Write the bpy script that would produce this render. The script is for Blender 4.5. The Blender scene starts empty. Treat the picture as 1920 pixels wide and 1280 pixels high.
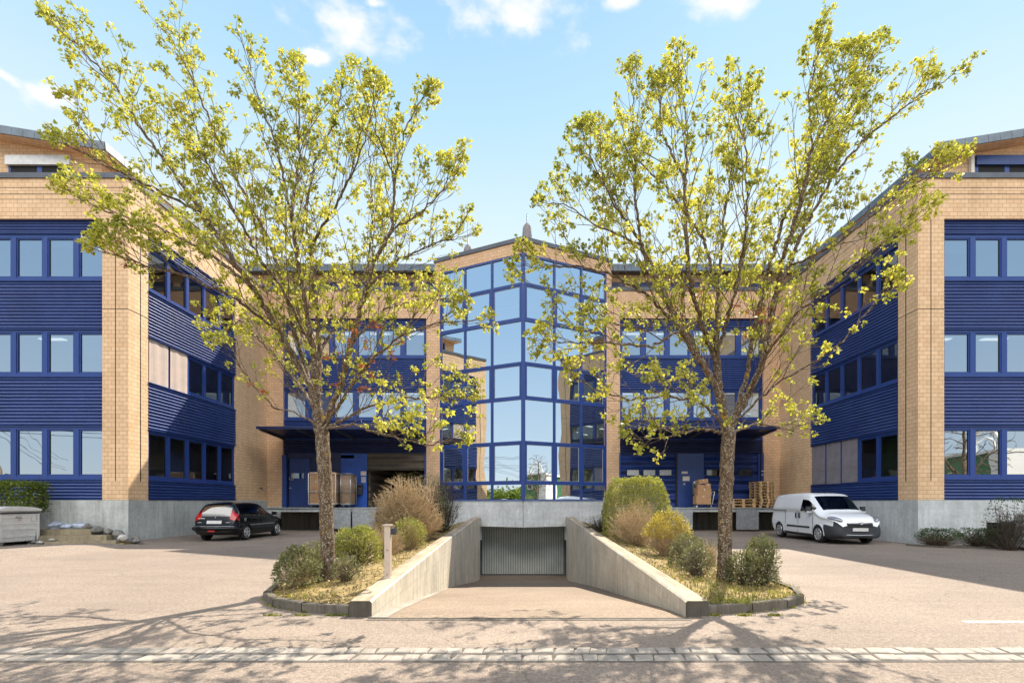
import bpy, bmesh, math, random
import numpy as np
from mathutils import Vector, Matrix, noise as mnoise
random.seed(7)
RNG = np.random.default_rng(11)
SC = bpy.context.scene
COL = SC.collection
F, PX, PY, CH = 920.0, 981.0, 939.0, 1.5      # focal length in photo pixels, principal point, eye height

def wx(px, Y): return (px - PX) / F * Y
def wz(py, Y): return CH - (py - PY) / F * Y

# ------------------------------------------------------------------ mesh helper
class MB:
    def __init__(s):
        s.v = []; s.f = []; s.m = []; s.sm = []
    def quad(s, a, b, c, d, mi=0, sm=False):
        i = len(s.v); s.v += [tuple(a), tuple(b), tuple(c), tuple(d)]; s.f.append((i, i+1, i+2, i+3)); s.m.append(mi); s.sm.append(sm)
    def poly(s, pts, mi=0):
        i = len(s.v); s.v += [tuple(p) for p in pts]; s.f.append(tuple(range(i, i+len(pts)))); s.m.append(mi); s.sm.append(False)
    def hexa(s, p, mi=0):
        """8 corners: bottom 0-3 counter-clockwise seen from above, top 4-7"""
        i = len(s.v); s.v += [tuple(q) for q in p]
        for f in ((3,2,1,0),(4,5,6,7),(0,1,5,4),(1,2,6,5),(2,3,7,6),(3,0,4,7)):
            s.f.append(tuple(i+k for k in f)); s.m.append(mi); s.sm.append(False)
    def box(s, x0, x1, y0, y1, z0, z1, mi=0):
        if x0 > x1: x0, x1 = x1, x0
        if y0 > y1: y0, y1 = y1, y0
        if z0 > z1: z0, z1 = z1, z0
        s.hexa([(x0,y0,z0),(x1,y0,z0),(x1,y1,z0),(x0,y1,z0),(x0,y0,z1),(x1,y0,z1),(x1,y1,z1),(x0,y1,z1)], mi)
    def prism(s, pts, z0, z1, mi=0):
        """vertical prism over a plan polygon (counter-clockwise)"""
        n = len(pts); i = len(s.v)
        s.v += [(x,y,z0) for x,y in pts] + [(x,y,z1) for x,y in pts]
        s.f.append(tuple(i+k for k in reversed(range(n)))); s.m.append(mi); s.sm.append(False)
        s.f.append(tuple(i+n+k for k in range(n))); s.m.append(mi); s.sm.append(False)
        for k in range(n):
            q = (k+1) % n
            s.f.append((i+k, i+q, i+n+q, i+n+k)); s.m.append(mi); s.sm.append(False)
    def tube(s, pts, rs, n=8, mi=0, caps=True, sm=True):
        pts = [Vector(p) for p in pts]
        if not hasattr(rs, '__len__'): rs = [rs]*len(pts)
        i0 = len(s.v); up = None
        for k, p in enumerate(pts):
            a = pts[max(0,k-1)]; b = pts[min(len(pts)-1,k+1)]
            d = (b-a)
            d = d.normalized() if d.length > 1e-9 else Vector((0,0,1))
            if up is None:
                up = Vector((1,0,0)) if abs(d.x) < .8 else Vector((0,1,0))
            e1 = (up - d*up.dot(d)); e1 = e1.normalized() if e1.length > 1e-6 else d.orthogonal().normalized()
            e2 = d.cross(e1); up = e1
            for j in range(n):
                t = 2*math.pi*j/n
                s.v.append(tuple(p + (e1*math.cos(t) + e2*math.sin(t))*rs[k]))
        for k in range(len(pts)-1):
            for j in range(n):
                q = (j+1) % n
                s.f.append((i0+k*n+j, i0+k*n+q, i0+(k+1)*n+q, i0+(k+1)*n+j)); s.m.append(mi); s.sm.append(sm)
        if caps:
            s.f.append(tuple(i0+j for j in reversed(range(n)))); s.m.append(mi); s.sm.append(False)
            e = i0+(len(pts)-1)*n
            s.f.append(tuple(e+j for j in range(n))); s.m.append(mi); s.sm.append(False)
    def lathe(s, prof, n=20, axis='z', c=(0,0,0), mi=0):
        """prof: (radius, height) pairs"""
        i0 = len(s.v)
        for r, h in prof:
            for j in range(n):
                t = 2*math.pi*j/n
                if axis == 'z': p = (c[0]+r*math.cos(t), c[1]+r*math.sin(t), c[2]+h)
                else: p = (c[0]+h, c[1]+r*math.cos(t), c[2]+r*math.sin(t))
                s.v.append(p)
        for k in range(len(prof)-1):
            for j in range(n):
                q = (j+1) % n
                s.f.append((i0+k*n+j, i0+k*n+q, i0+(k+1)*n+q, i0+(k+1)*n+j)); s.m.append(mi); s.sm.append(True)
        for k, rev in ((0, True), (len(prof)-1, False)):
            idx = [i0+k*n+j for j in range(n)]
            s.f.append(tuple(reversed(idx)) if rev else tuple(idx)); s.m.append(mi); s.sm.append(False)
    def mesh(s, name, mats, off=(0,0,0), weld=False):
        me = bpy.data.meshes.new(name)
        v = np.array(s.v, dtype=np.float64).reshape(-1,3) - np.array(off)
        me.from_pydata(v.tolist(), [], s.f)
        for m in mats: me.materials.append(m)
        me.polygons.foreach_set('material_index', s.m)
        me.polygons.foreach_set('use_smooth', s.sm)
        if weld:
            bm = bmesh.new(); bm.from_mesh(me); bmesh.ops.remove_doubles(bm, verts=bm.verts, dist=1e-5); bm.to_mesh(me); bm.free()
        set_uv(me, off)
        me.update()
        return me

def set_uv(me, off=(0,0,0)):
    """metre-true box projection: u runs along the wall, v is the height"""
    n = len(me.polygons)
    if not n: return
    uvl = me.uv_layers.new(name='UVMap')
    nl = len(me.loops)
    vi = np.empty(nl, dtype=np.int32); me.loops.foreach_get('vertex_index', vi)
    co = np.empty(len(me.vertices)*3); me.vertices.foreach_get('co', co); co = co.reshape(-1,3) + np.array(off)
    nor = np.empty(n*3); me.polygons.foreach_get('normal', nor); nor = nor.reshape(-1,3)
    tot = np.empty(n, dtype=np.int32); me.polygons.foreach_get('loop_total', tot)
    ln = np.repeat(nor, tot, axis=0); p = co[vi]
    flat = np.abs(ln[:,2]) > .8
    h = np.hypot(ln[:,0], ln[:,1]) + 1e-9
    tx, ty = -ln[:,1]/h, ln[:,0]/h
    u = np.where(flat, p[:,0], p[:,0]*tx + p[:,1]*ty)
    v = np.where(flat, p[:,1], p[:,2])
    uvl.data.foreach_set('uv', np.stack([u, v], 1).astype(np.float32).ravel())

def wpos(o):
    p = Vector((0,0,0))
    while o is not None:
        p += o.location; o = o.parent
    return p

def part(name, mb, mats, parent=None, label=None, local=False, weld=False):
    """one mesh object; mb is in world metres unless local"""
    if not isinstance(mats, (list, tuple)): mats = [mats]
    off = (0,0,0) if (parent is None or local) else tuple(wpos(parent))
    o = bpy.data.objects.new(name, mb.mesh(name, mats, off, weld))
    COL.objects.link(o)
    if parent is not None: o.parent = parent
    if label: o['label'] = label
    return o

def thing(name, label, cat, loc=(0,0,0), rz=0.0, group=None):
    o = bpy.data.objects.new(name, None); COL.objects.link(o)
    o.empty_display_size = .2
    o.location = loc; o.rotation_euler = (0,0,rz)
    return tag(o, label, cat, group)
def tag(o, label, cat, group=None):
    o['label'] = label; o['category'] = cat
    if group: o['group'] = group
    return o
def kind(o, k):
    o['kind'] = k; return o

# ------------------------------------------------------------------ materials
def new_mat(name):
    m = bpy.data.materials.new(name); m.use_nodes = True
    nt = m.node_tree; nt.nodes.clear()
    out = nt.nodes.new('ShaderNodeOutputMaterial')
    return m, nt, out
class G:
    """small node-graph helper"""
    def __init__(s, nt): s.nt = nt
    def n(s, typ, **kw):
        nd = s.nt.nodes.new(typ)
        ins = kw.pop('ins', {})
        for k, v in kw.items(): setattr(nd, k, v)
        for k, v in ins.items():
            if hasattr(v, 'is_output') or isinstance(v, bpy.types.NodeSocket): s.nt.links.new(v, nd.inputs[k])
            else: nd.inputs[k].default_value = v
        return nd
    def l(s, a, b): s.nt.links.new(a, b)
    def noise(s, vec, scale, detail=4, rough=.6):
        nd = s.n('ShaderNodeTexNoise'); nd.inputs['Scale'].default_value = scale; nd.inputs['Detail'].default_value = detail
        nd.inputs['Roughness'].default_value = rough
        if vec is not None: s.l(vec, nd.inputs['Vector'])
        return nd.outputs['Fac']
    def ramp(s, fac, stops):
        nd = s.n('ShaderNodeValToRGB'); cr = nd.color_ramp
        while len(cr.elements) < len(stops): cr.elements.new(.5)
        for e, (p, c) in zip(cr.elements, stops):
            e.position = p; e.color = (*c, 1) if len(c) == 3 else c
        s.l(fac, nd.inputs['Fac']); return nd.outputs['Color']
    def mix(s, fac, a, b, bt='MIX'):
        nd = s.n('ShaderNodeMix', data_type='RGBA', blend_type=bt)
        for val, idx in ((fac, 0), (a, 6), (b, 7)):
            if isinstance(val, bpy.types.NodeSocket): s.l(val, nd.inputs[idx])
            elif idx == 0: nd.inputs[0].default_value = val
            else: nd.inputs[idx].default_value = (*val, 1) if len(val) == 3 else val
        return nd.outputs[2]
    def math(s, op, a, b=0.0, c=None, clamp=False):
        nd = s.n('ShaderNodeMath', operation=op, use_clamp=clamp)
        for i, v in enumerate((a, b) if c is None else (a, b, c)):
            if isinstance(v, bpy.types.NodeSocket): s.l(v, nd.inputs[i])
            else: nd.inputs[i].default_value = v
        return nd.outputs[0]
    def coord(s, what='Object'):
        return s.n('ShaderNodeTexCoord').outputs[what]
    def mapping(s, vec, scale=(1,1,1), loc=(0,0,0), rot=(0,0,0)):
        nd = s.n('ShaderNodeMapping'); s.l(vec, nd.inputs['Vector'])
        nd.inputs['Scale'].default_value = scale; nd.inputs['Location'].default_value = loc; nd.inputs['Rotation'].default_value = rot
        return nd.outputs['Vector']
    def bump(s, h, strength=.3, dist=.01):
        nd = s.n('ShaderNodeBump'); nd.inputs['Strength'].default_value = strength; nd.inputs['Distance'].default_value = dist
        s.l(h, nd.inputs['Height']); return nd.outputs['Normal']
    def bsdf(s, color, rough=.6, metal=0.0, normal=None, spec=.5, **kw):
        nd = s.n('ShaderNodeBsdfPrincipled')
        for val, k in ((color, 'Base Color'), (rough, 'Roughness'), (metal, 'Metallic'), (spec, 'Specular IOR Level')):
            if isinstance(val, bpy.types.NodeSocket): s.l(val, nd.inputs[k])
            elif k == 'Base Color': nd.inputs[k].default_value = (*val, 1)
            else: nd.inputs[k].default_value = val
        if normal is not None: s.l(normal, nd.inputs['Normal'])
        for k, v in kw.items(): nd.inputs[k.replace('_',' ')].default_value = v
        return nd.outputs['BSDF']

def simple(name, col, rough=.6, metal=0.0, var=.12, scale=6.0, spec=.5, bump=0.0, coat=0.0):
    m, nt, out = new_mat(name); g = G(nt)
    c = g.coord()
    nz = g.noise(c, scale, 5, .65)
    lo = tuple(x*(1-var) for x in col); hi = tuple(min(1, x*(1+var)) for x in col)
    cc = g.ramp(nz, [(.3, lo), (.7, hi)])
    nm = g.bump(g.noise(c, scale*6, 3), bump, .004) if bump else None
    r = g.math('MULTIPLY_ADD', nz, .25*rough, rough*.88)
    b = g.bsdf(cc, r, metal, nm, spec)
    if coat: b.node.inputs['Coat Weight'].default_value = coat; b.node.inputs['Coat Roughness'].default_value = .06
    g.l(b, out.inputs['Surface']); return m

def brick_mat(name, c1, c2, mortar):
    m, nt, out = new_mat(name); g = G(nt)
    uv = g.coord('UV')
    bt = g.n('ShaderNodeTexBrick', offset=.5, offset_frequency=2, squash=1.0)
    g.l(uv, bt.inputs['Vector'])
    for k, v in (('Color1', (*c1,1)), ('Color2', (*c2,1)), ('Mortar', (*mortar,1)), ('Scale', 1.0), ('Mortar Size', .0055), ('Mortar Smooth', .25),
                 ('Bias', -.1), ('Brick Width', .26), ('Row Height', .145)): bt.inputs[k].default_value = v
    big = g.noise(g.coord(), .35, 4); fine = g.noise(uv, 38, 5, .7)
    col = g.mix(.5, bt.outputs['Color'], g.ramp(big, [(.3,(.80,.78,.76)),(.7,(1.1,1.1,1.1))]), 'MULTIPLY')
    col = g.mix(.55, col, g.ramp(fine, [(.3,(.78,.76,.74)),(.72,(1.12,1.12,1.1))]), 'MULTIPLY')
    streak = g.noise(g.mapping(uv, (2.2,.13,1)), 1.6, 5, .7)
    col = g.mix(.35, col, g.ramp(streak, [(.35,(.72,.70,.66)),(.6,(1,1,1))]), 'MULTIPLY')
    h = g.math('ADD', g.math('MULTIPLY', bt.outputs['Fac'], -1.0), g.math('MULTIPLY', fine, .25))
    g.l(g.bsdf(col, .82, 0, g.bump(h, .6, .008), .3), out.inputs['Surface']); return m

def concrete_mat(name, col, stain=.5, boards=True, warm=(1,1,1)):
    m, nt, out = new_mat(name); g = G(nt)
    uv = g.coord('UV'); ob = g.coord()
    a = g.noise(ob, 1.1, 6, .65); b = g.noise(ob, 9, 6, .7)
    c0 = tuple(x*.72 for x in col); c1 = tuple(min(1,x*1.15) for x in col)
    cc = g.ramp(a, [(.28, c0), (.72, c1)])
    cc = g.mix(.45, cc, g.ramp(b, [(.3,(.7,.7,.7)),(.7,(1.12,1.12,1.12))]), 'MULTIPLY')
    st = g.noise(g.mapping(uv, (3.0,.22,1)), 2.0, 6, .75)
    cc = g.mix(stain, cc, g.ramp(st, [(.36,(.42,.40,.36)),(.55,(1,1,1))]), 'MULTIPLY')
    hgt = g.math('MULTIPLY', b, .5)
    if boards:
        bt = g.n('ShaderNodeTexBrick', offset=.0)
        g.l(uv, bt.inputs['Vector'])
        for k, v in (('Scale',1.0),('Mortar Size',.006),('Mortar Smooth',.6),('Brick Width',1.25),('Row Height',.62)): bt.inputs[k].default_value = v
        cc = g.mix(g.math('MULTIPLY', bt.outputs['Fac'], .4), cc, tuple(x*.4 for x in col))
        hgt = g.math('ADD', hgt, g.math('MULTIPLY', bt.outputs['Fac'], -.6))
        vo = g.n('ShaderNodeTexVoronoi', feature='F1'); vo.inputs['Scale'].default_value = 2.6; g.l(uv, vo.inputs['Vector'])
        pit = g.math('LESS_THAN', vo.outputs['Distance'], .035)
        cc = g.mix(g.math('MULTIPLY', pit, .75), cc, (.05,.05,.05))
    g.l(g.bsdf(cc, .85, 0, g.bump(hgt, .35, .012), .3), out.inputs['Surface']); return m

def asphalt_mat(name, col):
    m, nt, out = new_mat(name); g = G(nt)
    ob = g.coord()
    fine = g.noise(ob, 70, 4, .75); mid = g.noise(ob, 7, 6, .7); big = g.noise(ob, .32, 5, .62)
    stre = g.noise(g.mapping(ob, (.25,2.4,1)), 1.2, 6, .7)
    cc = g.ramp(big, [(.3, tuple(x*.84 for x in col)), (.7, tuple(x*1.12 for x in col))])
    cc = g.mix(.85, cc, g.ramp(fine, [(.30,(.36,.35,.35)),(.50,(1,1,1)),(.70,(1.55,1.5,1.42))]), 'MULTIPLY')
    grit = g.noise(ob, 24, 5, .8)
    cc = g.mix(.9, cc, g.ramp(grit, [(.36,(.62,.61,.61)),(.5,(1,1,1)),(.64,(1.32,1.29,1.24))]), 'MULTIPLY')
    cc = g.mix(.5, cc, g.ramp(mid, [(.32,(.76,.75,.74)),(.66,(1.1,1.09,1.07))]), 'MULTIPLY')
    cc = g.mix(.4, cc, g.ramp(stre, [(.33,(.78,.77,.77)),(.62,(1.06,1.05,1.04))]), 'MULTIPLY')
    vo = g.n('ShaderNodeTexVoronoi', feature='DISTANCE_TO_EDGE'); vo.inputs['Scale'].default_value = .17
    wob = g.n('ShaderNodeTexNoise'); wob.inputs['Scale'].default_value = 1.3; wob.inputs['Detail'].default_value = 6; g.l(ob, wob.inputs['Vector'])
    ve = g.n('ShaderNodeVectorMath', operation='ADD'); g.l(ob, ve.inputs[0]); g.l(wob.outputs['Color'], ve.inputs[1]); g.l(ve.outputs[0], vo.inputs['Vector'])
    pt = g.n('ShaderNodeTexVoronoi', feature='F1', distance='CHEBYCHEV'); pt.inputs['Scale'].default_value = .11; g.l(g.mapping(ob, (1,.55,1), (.7,.2,0), (0,0,.25)), pt.inputs['Vector'])
    pv_ = g.n('ShaderNodeSeparateColor'); g.l(pt.outputs['Color'], pv_.inputs[0])
    cc = g.mix(1.0, cc, g.ramp(pv_.outputs[0], [(.0,(.90,.90,.91)),(.45,(1,1,1)),(.8,(1.04,1.03,1.02))]), 'MULTIPLY')
    oil = g.noise(ob, .9, 4, .6)
    cc = g.mix(g.ramp(oil, [(.68,(0,0,0)),(.76,(.45,.45,.45))]), cc, tuple(x*.35 for x in col))
    crack = g.math('LESS_THAN', vo.outputs['Distance'], .0018)
    cc = g.mix(g.math('MULTIPLY', crack, .35), cc, (.04,.035,.03))
    h = g.math('ADD', fine, g.math('MULTIPLY', mid, .4))
    g.l(g.bsdf(cc, .9, 0, g.bump(h, .55, .012), .25), out.inputs['Surface']); return m

def glass_mat(name, refl, tint, gcol=(1,1,1), wav=.05, wscale=1.1):
    m, nt, out = new_mat(name); g = G(nt)
    ob = g.coord()
    nm = g.bump(g.noise(ob, wscale, 1, .4), wav, .1)
    gl = g.n('ShaderNodeBsdfGlossy'); gl.inputs['Roughness'].default_value = .006; gl.inputs['Color'].default_value = (*gcol, 1); g.l(nm, gl.inputs['Normal'])
    tr = g.n('ShaderNodeBsdfTransparent'); tr.inputs['Color'].default_value = (*tint, 1)
    lw = g.n('ShaderNodeFresnel'); lw.inputs['IOR'].default_value = 1.5
    fac = g.math('MULTIPLY_ADD', lw.outputs[0], 1-refl, refl, clamp=True)
    mx = g.n('ShaderNodeMixShader'); g.l(fac, mx.inputs[0]); g.l(tr.outputs[0], mx.inputs[1]); g.l(gl.outputs[0], mx.inputs[2])
    g.l(mx.outputs[0], out.inputs['Surface']); return m

def leaf_mat(name, c_lo, c_hi, trans, tw=.5, rough=.5, scale=1.7):
    m, nt, out = new_mat(name); g = G(nt)
    ob = g.coord()
    f = g.math('ADD', g.math('MULTIPLY', g.noise(ob, scale, 3), .6), g.math('MULTIPLY', g.noise(ob, 19, 2), .4))
    cc = g.ramp(f, [(.33, c_lo), (.66, c_hi)])
    b = g.bsdf(cc, rough, 0, None, .35)
    t = g.n('ShaderNodeBsdfTranslucent'); tc = g.mix(1.0, cc, trans, 'MULTIPLY'); g.l(tc, t.inputs['Color'])
    mx = g.n('ShaderNodeMixShader'); mx.inputs[0].default_value = tw
    g.l(b, mx.inputs[1]); g.l(t.outputs[0], mx.inputs[2]); g.l(mx.outputs[0], out.inputs['Surface']); return m

def bark_mat(name):
    m, nt, out = new_mat(name); g = G(nt)
    ob = g.coord()
    v = g.mapping(ob, (1,1,.35))
    a = g.noise(v, 22, 6, .75); b = g.noise(ob, 60, 4, .7)
    cc = g.ramp(a, [(.3,(.035,.022,.013)),(.5,(.13,.085,.05)),(.7,(.30,.23,.16))])
    li = g.noise(ob, 34, 3, .6)
    cc = g.mix(g.ramp(li, [(.56,(0,0,0)),(.62,(.8,.8,.8))]), cc, (.46,.43,.36))
    ye = g.noise(ob, 5.5, 5, .7)
    cc = g.mix(g.ramp(ye, [(.62,(0,0,0)),(.67,(.85,.85,.85))]), cc, (.48,.30,.035))
    g.l(g.bsdf(cc, .9, 0, g.bump(g.math('ADD', a, b), .9, .02), .2), out.inputs['Surface']); return m

def emit_mat(name, col, st):
    m, nt, out = new_mat(name); g = G(nt)
    e = g.n('ShaderNodeEmission'); e.inputs['Color'].default_value = (*col,1); e.inputs['Strength'].default_value = st
    g.l(e.outputs[0], out.inputs['Surface']); return m

def ribbed_mat(name, col, pitch, axis=0, rough=.5, metal=.0, bs=.8):
    """fine ribs (sheet metal, blinds) as bump + slight tone"""
    m, nt, out = new_mat(name); g = G(nt)
    uv = g.coord('UV'); sp = g.n('ShaderNodeSeparateXYZ'); g.l(uv, sp.inputs[0])
    w = g.math('SINE', g.math('MULTIPLY', sp.outputs[axis], 2*math.pi/pitch))
    nz = g.noise(g.coord(), 2.5, 5, .7)
    cc = g.ramp(nz, [(.3, tuple(x*.78 for x in col)), (.7, tuple(min(1,x*1.15) for x in col))])
    g.l(g.bsdf(cc, rough, metal, g.bump(w, bs, pitch*.22), .4), out.inputs['Surface']); return m

def paper_mat(name, base, ink):
    m, nt, out = new_mat(name); g = G(nt)
    uv = g.coord('UV')
    n1 = g.noise(g.mapping(uv, (30,60,1)), 1.0, 2, .6)
    cc = g.ramp(n1, [(.46, ink), (.54, base)])
    g.l(g.bsdf(cc, .6), out.inputs['Surface']); return m

M = {}
M['brick'] = brick_mat('yellow_brick', (.80,.56,.35), (.71,.475,.28), (.30,.215,.13))
M['brick_red'] = brick_mat('warm_brick', (.75,.50,.315), (.66,.43,.26), (.29,.20,.13))
def clad_mat(name, col):
    m, nt, out = new_mat(name); g = G(nt)
    uv = g.coord('UV')
    bt = g.n('ShaderNodeTexBrick', offset=.0); g.l(uv, bt.inputs['Vector'])
    for k, v in (('Scale',1.0),('Mortar Size',.004),('Mortar Smooth',.2),('Brick Width',2.17),('Row Height',50.0)): bt.inputs[k].default_value = v
    a = g.noise(g.coord(), .8, 5, .65); st = g.noise(g.mapping(uv, (5,.35,1)), 1.5, 6, .75)
    cc = g.ramp(a, [(.3, tuple(x*.8 for x in col)), (.7, (col[0]*1.5, col[1]*1.25, col[2]*1.12))])
    cc = g.mix(g.ramp(st, [(.5,(0,0,0)),(.75,(.22,.22,.22))]), cc, (.10,.12,.20))
    cc = g.mix(g.math('MULTIPLY', bt.outputs['Fac'], .7), cc, (.004,.008,.03))
    g.l(g.bsdf(cc, g.math('MULTIPLY_ADD', st, .25, .25), 0, None, .5), out.inputs['Surface']); return m
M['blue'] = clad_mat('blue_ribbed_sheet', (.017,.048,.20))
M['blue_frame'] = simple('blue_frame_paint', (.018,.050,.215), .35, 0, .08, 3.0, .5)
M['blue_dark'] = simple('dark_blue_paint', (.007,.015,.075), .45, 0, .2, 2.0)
M['blue_bright'] = simple('bright_blue_panel', (.02,.085,.42), .5, 0, .3, 2.2, .5)
M['gasket'] = simple('black_gasket', (.008,.008,.012), .6)
M['concrete'] = concrete_mat('plinth_concrete', (.50,.52,.50), .45)
M['concrete_r'] = concrete_mat('pale_concrete', (.60,.62,.62), .25)
M['concrete_ramp'] = concrete_mat('ramp_wall_concrete', (.58,.53,.44), .5)
M['coping'] = concrete_mat('stained_coping', (.42,.34,.245), .75, False)
M['grimy'] = concrete_mat('grimy_wall_end', (.11,.095,.075), .8, False)
M['ramp'] = asphalt_mat('ramp_floor_concrete', (.25,.20,.155))
M['asphalt'] = asphalt_mat('yard_asphalt', (.255,.212,.178))
M['kerb'] = concrete_mat('kerb_stone', (.15,.13,.105), .8, False)
M['sett'] = concrete_mat('sett_stone', (.34,.305,.265), .45, False)
M['slate'] = simple('slate_cladding', (.10,.135,.17), .5, .1, .35, 2.0)
M['zinc'] = simple('dark_zinc', (.085,.095,.115), .5, .2, .2, 2.0)
M['glass'] = glass_mat('window_glass', .54, (.50,.56,.60), (.84,.92,1.0), .035, 1.3)
M['glass_dark'] = glass_mat('side_window_glass', .10, (.52,.55,.55), (1,1,1), .03, 1.3)
M['mirror'] = glass_mat('mirror_glass', .80, (.25,.32,.36), (.84,.93,1.0), .03, .75)
M['carglass'] = glass_mat('car_glass', .08, (.30,.36,.34), (1,1,1), .0)
M['white_in'] = simple('interior_white', (.62,.61,.58), .8, 0, .05)
M['floor_in'] = simple('interior_carpet', (.16,.15,.14), .9, 0, .2)
M['lamp'] = emit_mat('ceiling_light', (1.0,.93,.78), .8)
M['fabric'] = simple('blind_fabric', (.47,.38,.33), .85, 0, .12, 1.5)
M['screen'] = ribbed_mat('screen_fabric', (.25,.23,.25), .03, 1, .8)
M['shutter_grey'] = ribbed_mat('shutter_box_grey', (.45,.50,.56), .5, 0, .4)
M['garage'] = simple('garage_door_metal', (.50,.53,.50), .5, .1, .15, 1.5)
M['sect'] = ribbed_mat('sectional_door_blue', (.014,.037,.17), .5, 1, .42)
M['sect_grey'] = ribbed_mat('sectional_door_brown', (.13,.10,.075), .4, 1, .55)
M['garage_groove_shade'] = simple('garage_door_groove_shade', (.24,.255,.245), .6, .1, .1, 1.5)  # shade between the ribs, painted in as a darker metal
M['tread'] = simple('tread_plate', (.45,.46,.47), .42, .75, .25, 9, .5, .5)
M['steel'] = simple('grey_steel', (.42,.43,.43), .4, .8, .15)
M['galv'] = simple('galvanised_steel', (.66,.655,.64), .5, .25, .14, 5.0)
M['black'] = simple('black_rubber', (.016,.016,.017), .75)
M['plastic'] = simple('dark_plastic', (.035,.038,.045), .55, 0, .1)
M['dark'] = simple('dark_void', (.012,.012,.013), .9)
M['white_paint'] = simple('white_car_paint', (.78,.80,.82), .3, 0, .03, 2, .5, 0, .8)
M['black_paint'] = simple('black_car_paint', (.0035,.0045,.007), .2, 0, .05, 2, .3, 0, .08)
M['red'] = simple('red_lens', (.42,.012,.018), .15, 0, .1)
M['orange'] = simple('orange_lens', (.6,.18,.02), .2)
M['lens'] = simple('headlight_lens', (.36,.38,.41), .12, .5, .25, 20)
M['chrome'] = simple('chrome', (.72,.73,.75), .12, 1.0, .03)
M['alloy'] = simple('alloy_rim', (.60,.61,.63), .3, .7, .05)
M['plate'] = simple('blank_number_plate', (.60,.58,.57), .5, 0, .15, 6)
M['seat'] = simple('car_seat', (.03,.03,.035), .9)
M['cardboard'] = simple('cardboard', (.42,.245,.13), .85, 0, .15, 5, .2)
M['tape'] = simple('parcel_tape', (.62,.55,.45), .4)
M['pallet'] = simple('pallet_wood', (.50,.33,.17), .8, 0, .35, 8, .2, .3)
M['post'] = simple('tan_metal_post', (.52,.43,.35), .5, .2, .1)
M['paper'] = paper_mat('printed_paper', (.75,.73,.70), (.25,.25,.27))
M['paper_plain'] = simple('plain_paper', (.74,.60,.50), .7, 0, .1)
M['line'] = simple('road_marking', (.72,.70,.66), .8, 0, .25, 14)
M['bark'] = bark_mat('lichen_bark')
M['twig'] = simple('twig_bark', (.13,.095,.06), .85, 0, .4, 7)
M['twig_pale'] = simple('pale_dry_twig', (.47,.345,.20), .85, 0, .45, 9)
M['twig_dark'] = simple('dark_twig', (.07,.05,.035), .85, 0, .4, 9)
M['leaf'] = leaf_mat('spring_maple_leaf', (.12,.175,.018), (.70,.65,.13), (1.15,1.12,.75), .5)
M['leaf_red'] = leaf_mat('dry_red_leaf', (.30,.07,.025), (.45,.17,.05), (1,1,1), .4)
M['leaf_yel'] = leaf_mat('yellow_green_leaf', (.19,.22,.045), (.44,.42,.11), (1,1,.8), .4)
M['leaf_olive'] = leaf_mat('grey_olive_leaf', (.085,.11,.04), (.30,.28,.13), (1,1,.8), .3)
M['leaf_dark'] = leaf_mat('dark_green_leaf', (.020,.055,.018), (.08,.13,.03), (1,1,.7), .3)
M['leaf_hedge'] = leaf_mat('hedge_leaf', (.035,.085,.012), (.22,.26,.03), (1,1,.7), .35)
M['leaf_gold'] = leaf_mat('golden_leaf', (.33,.26,.05), (.52,.43,.10), (1,1,.8), .4)
M['grass'] = leaf_mat('grass_blade', (.09,.13,.02), (.38,.34,.08), (1,1,.7), .35)
M['litter'] = leaf_mat('dry_litter', (.16,.11,.04), (.38,.29,.11), (1,1,1), .2)
M['bedding'] = simple('gutter_mortar', (.10,.085,.07), .95, 0, .3, 20)
M['soil'] = simple('dry_bed_soil', (.22,.165,.075), .95, 0, .6, 5, .2, .8)
M['rock'] = simple('rock', (.20,.19,.175), .85, 0, .45, 4, .2, .6)
M['rock_pale'] = simple('pale_rock', (.52,.50,.46), .85, 0, .3, 4, .2, .6)
M['rock_blue'] = simple('blue_grey_rock', (.40,.45,.55), .8, 0, .35, 6, .2, .5)
M['step'] = concrete_mat('stone_step', (.36,.30,.20), .6, False)
M['parasol'] = simple('grey_parasol_cloth', (.28,.26,.27), .85, 0, .25, 9)
M['green_shed'] = simple('green_shed_paint', (.035,.14,.045), .6, 0, .2, 1)
M['white_wall'] = simple('white_render', (.72,.71,.67), .8, 0, .06, 1)
M['pole'] = simple('wooden_pole', (.34,.24,.15), .85, 0, .2)
M['skin'] = simple('skin', (.46,.27,.19), .6, 0, .06)
M['shirt'] = simple('dark_shirt', (.03,.035,.06), .85, 0, .3)
M['hair'] = simple('dark_hair', (.02,.014,.01), .6)
M['letter'] = simple('black_lettering', (.01,.01,.012), .6)
M['letter_red'] = simple('red_lettering', (.45,.02,.02), .6)
M['sill'] = simple('pale_flashing', (.30,.36,.52), .35, .5, .1)
M['green_panel'] = simple('green_room_panel', (.16,.24,.03), .7, 0, .3, 1)
# ------------------------------------------------------------------ ground, ramp, kerbs, gutter
def ss(a, b, x):
    t = max(0.0, min(1.0, (x-a)/(b-a))); return t*t*(3-2*t)
def gz(x, y):
    return .12*ss(-12.6, -13.7, x)*ss(9, 13, y) if x < -12 else 0.0

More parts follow.
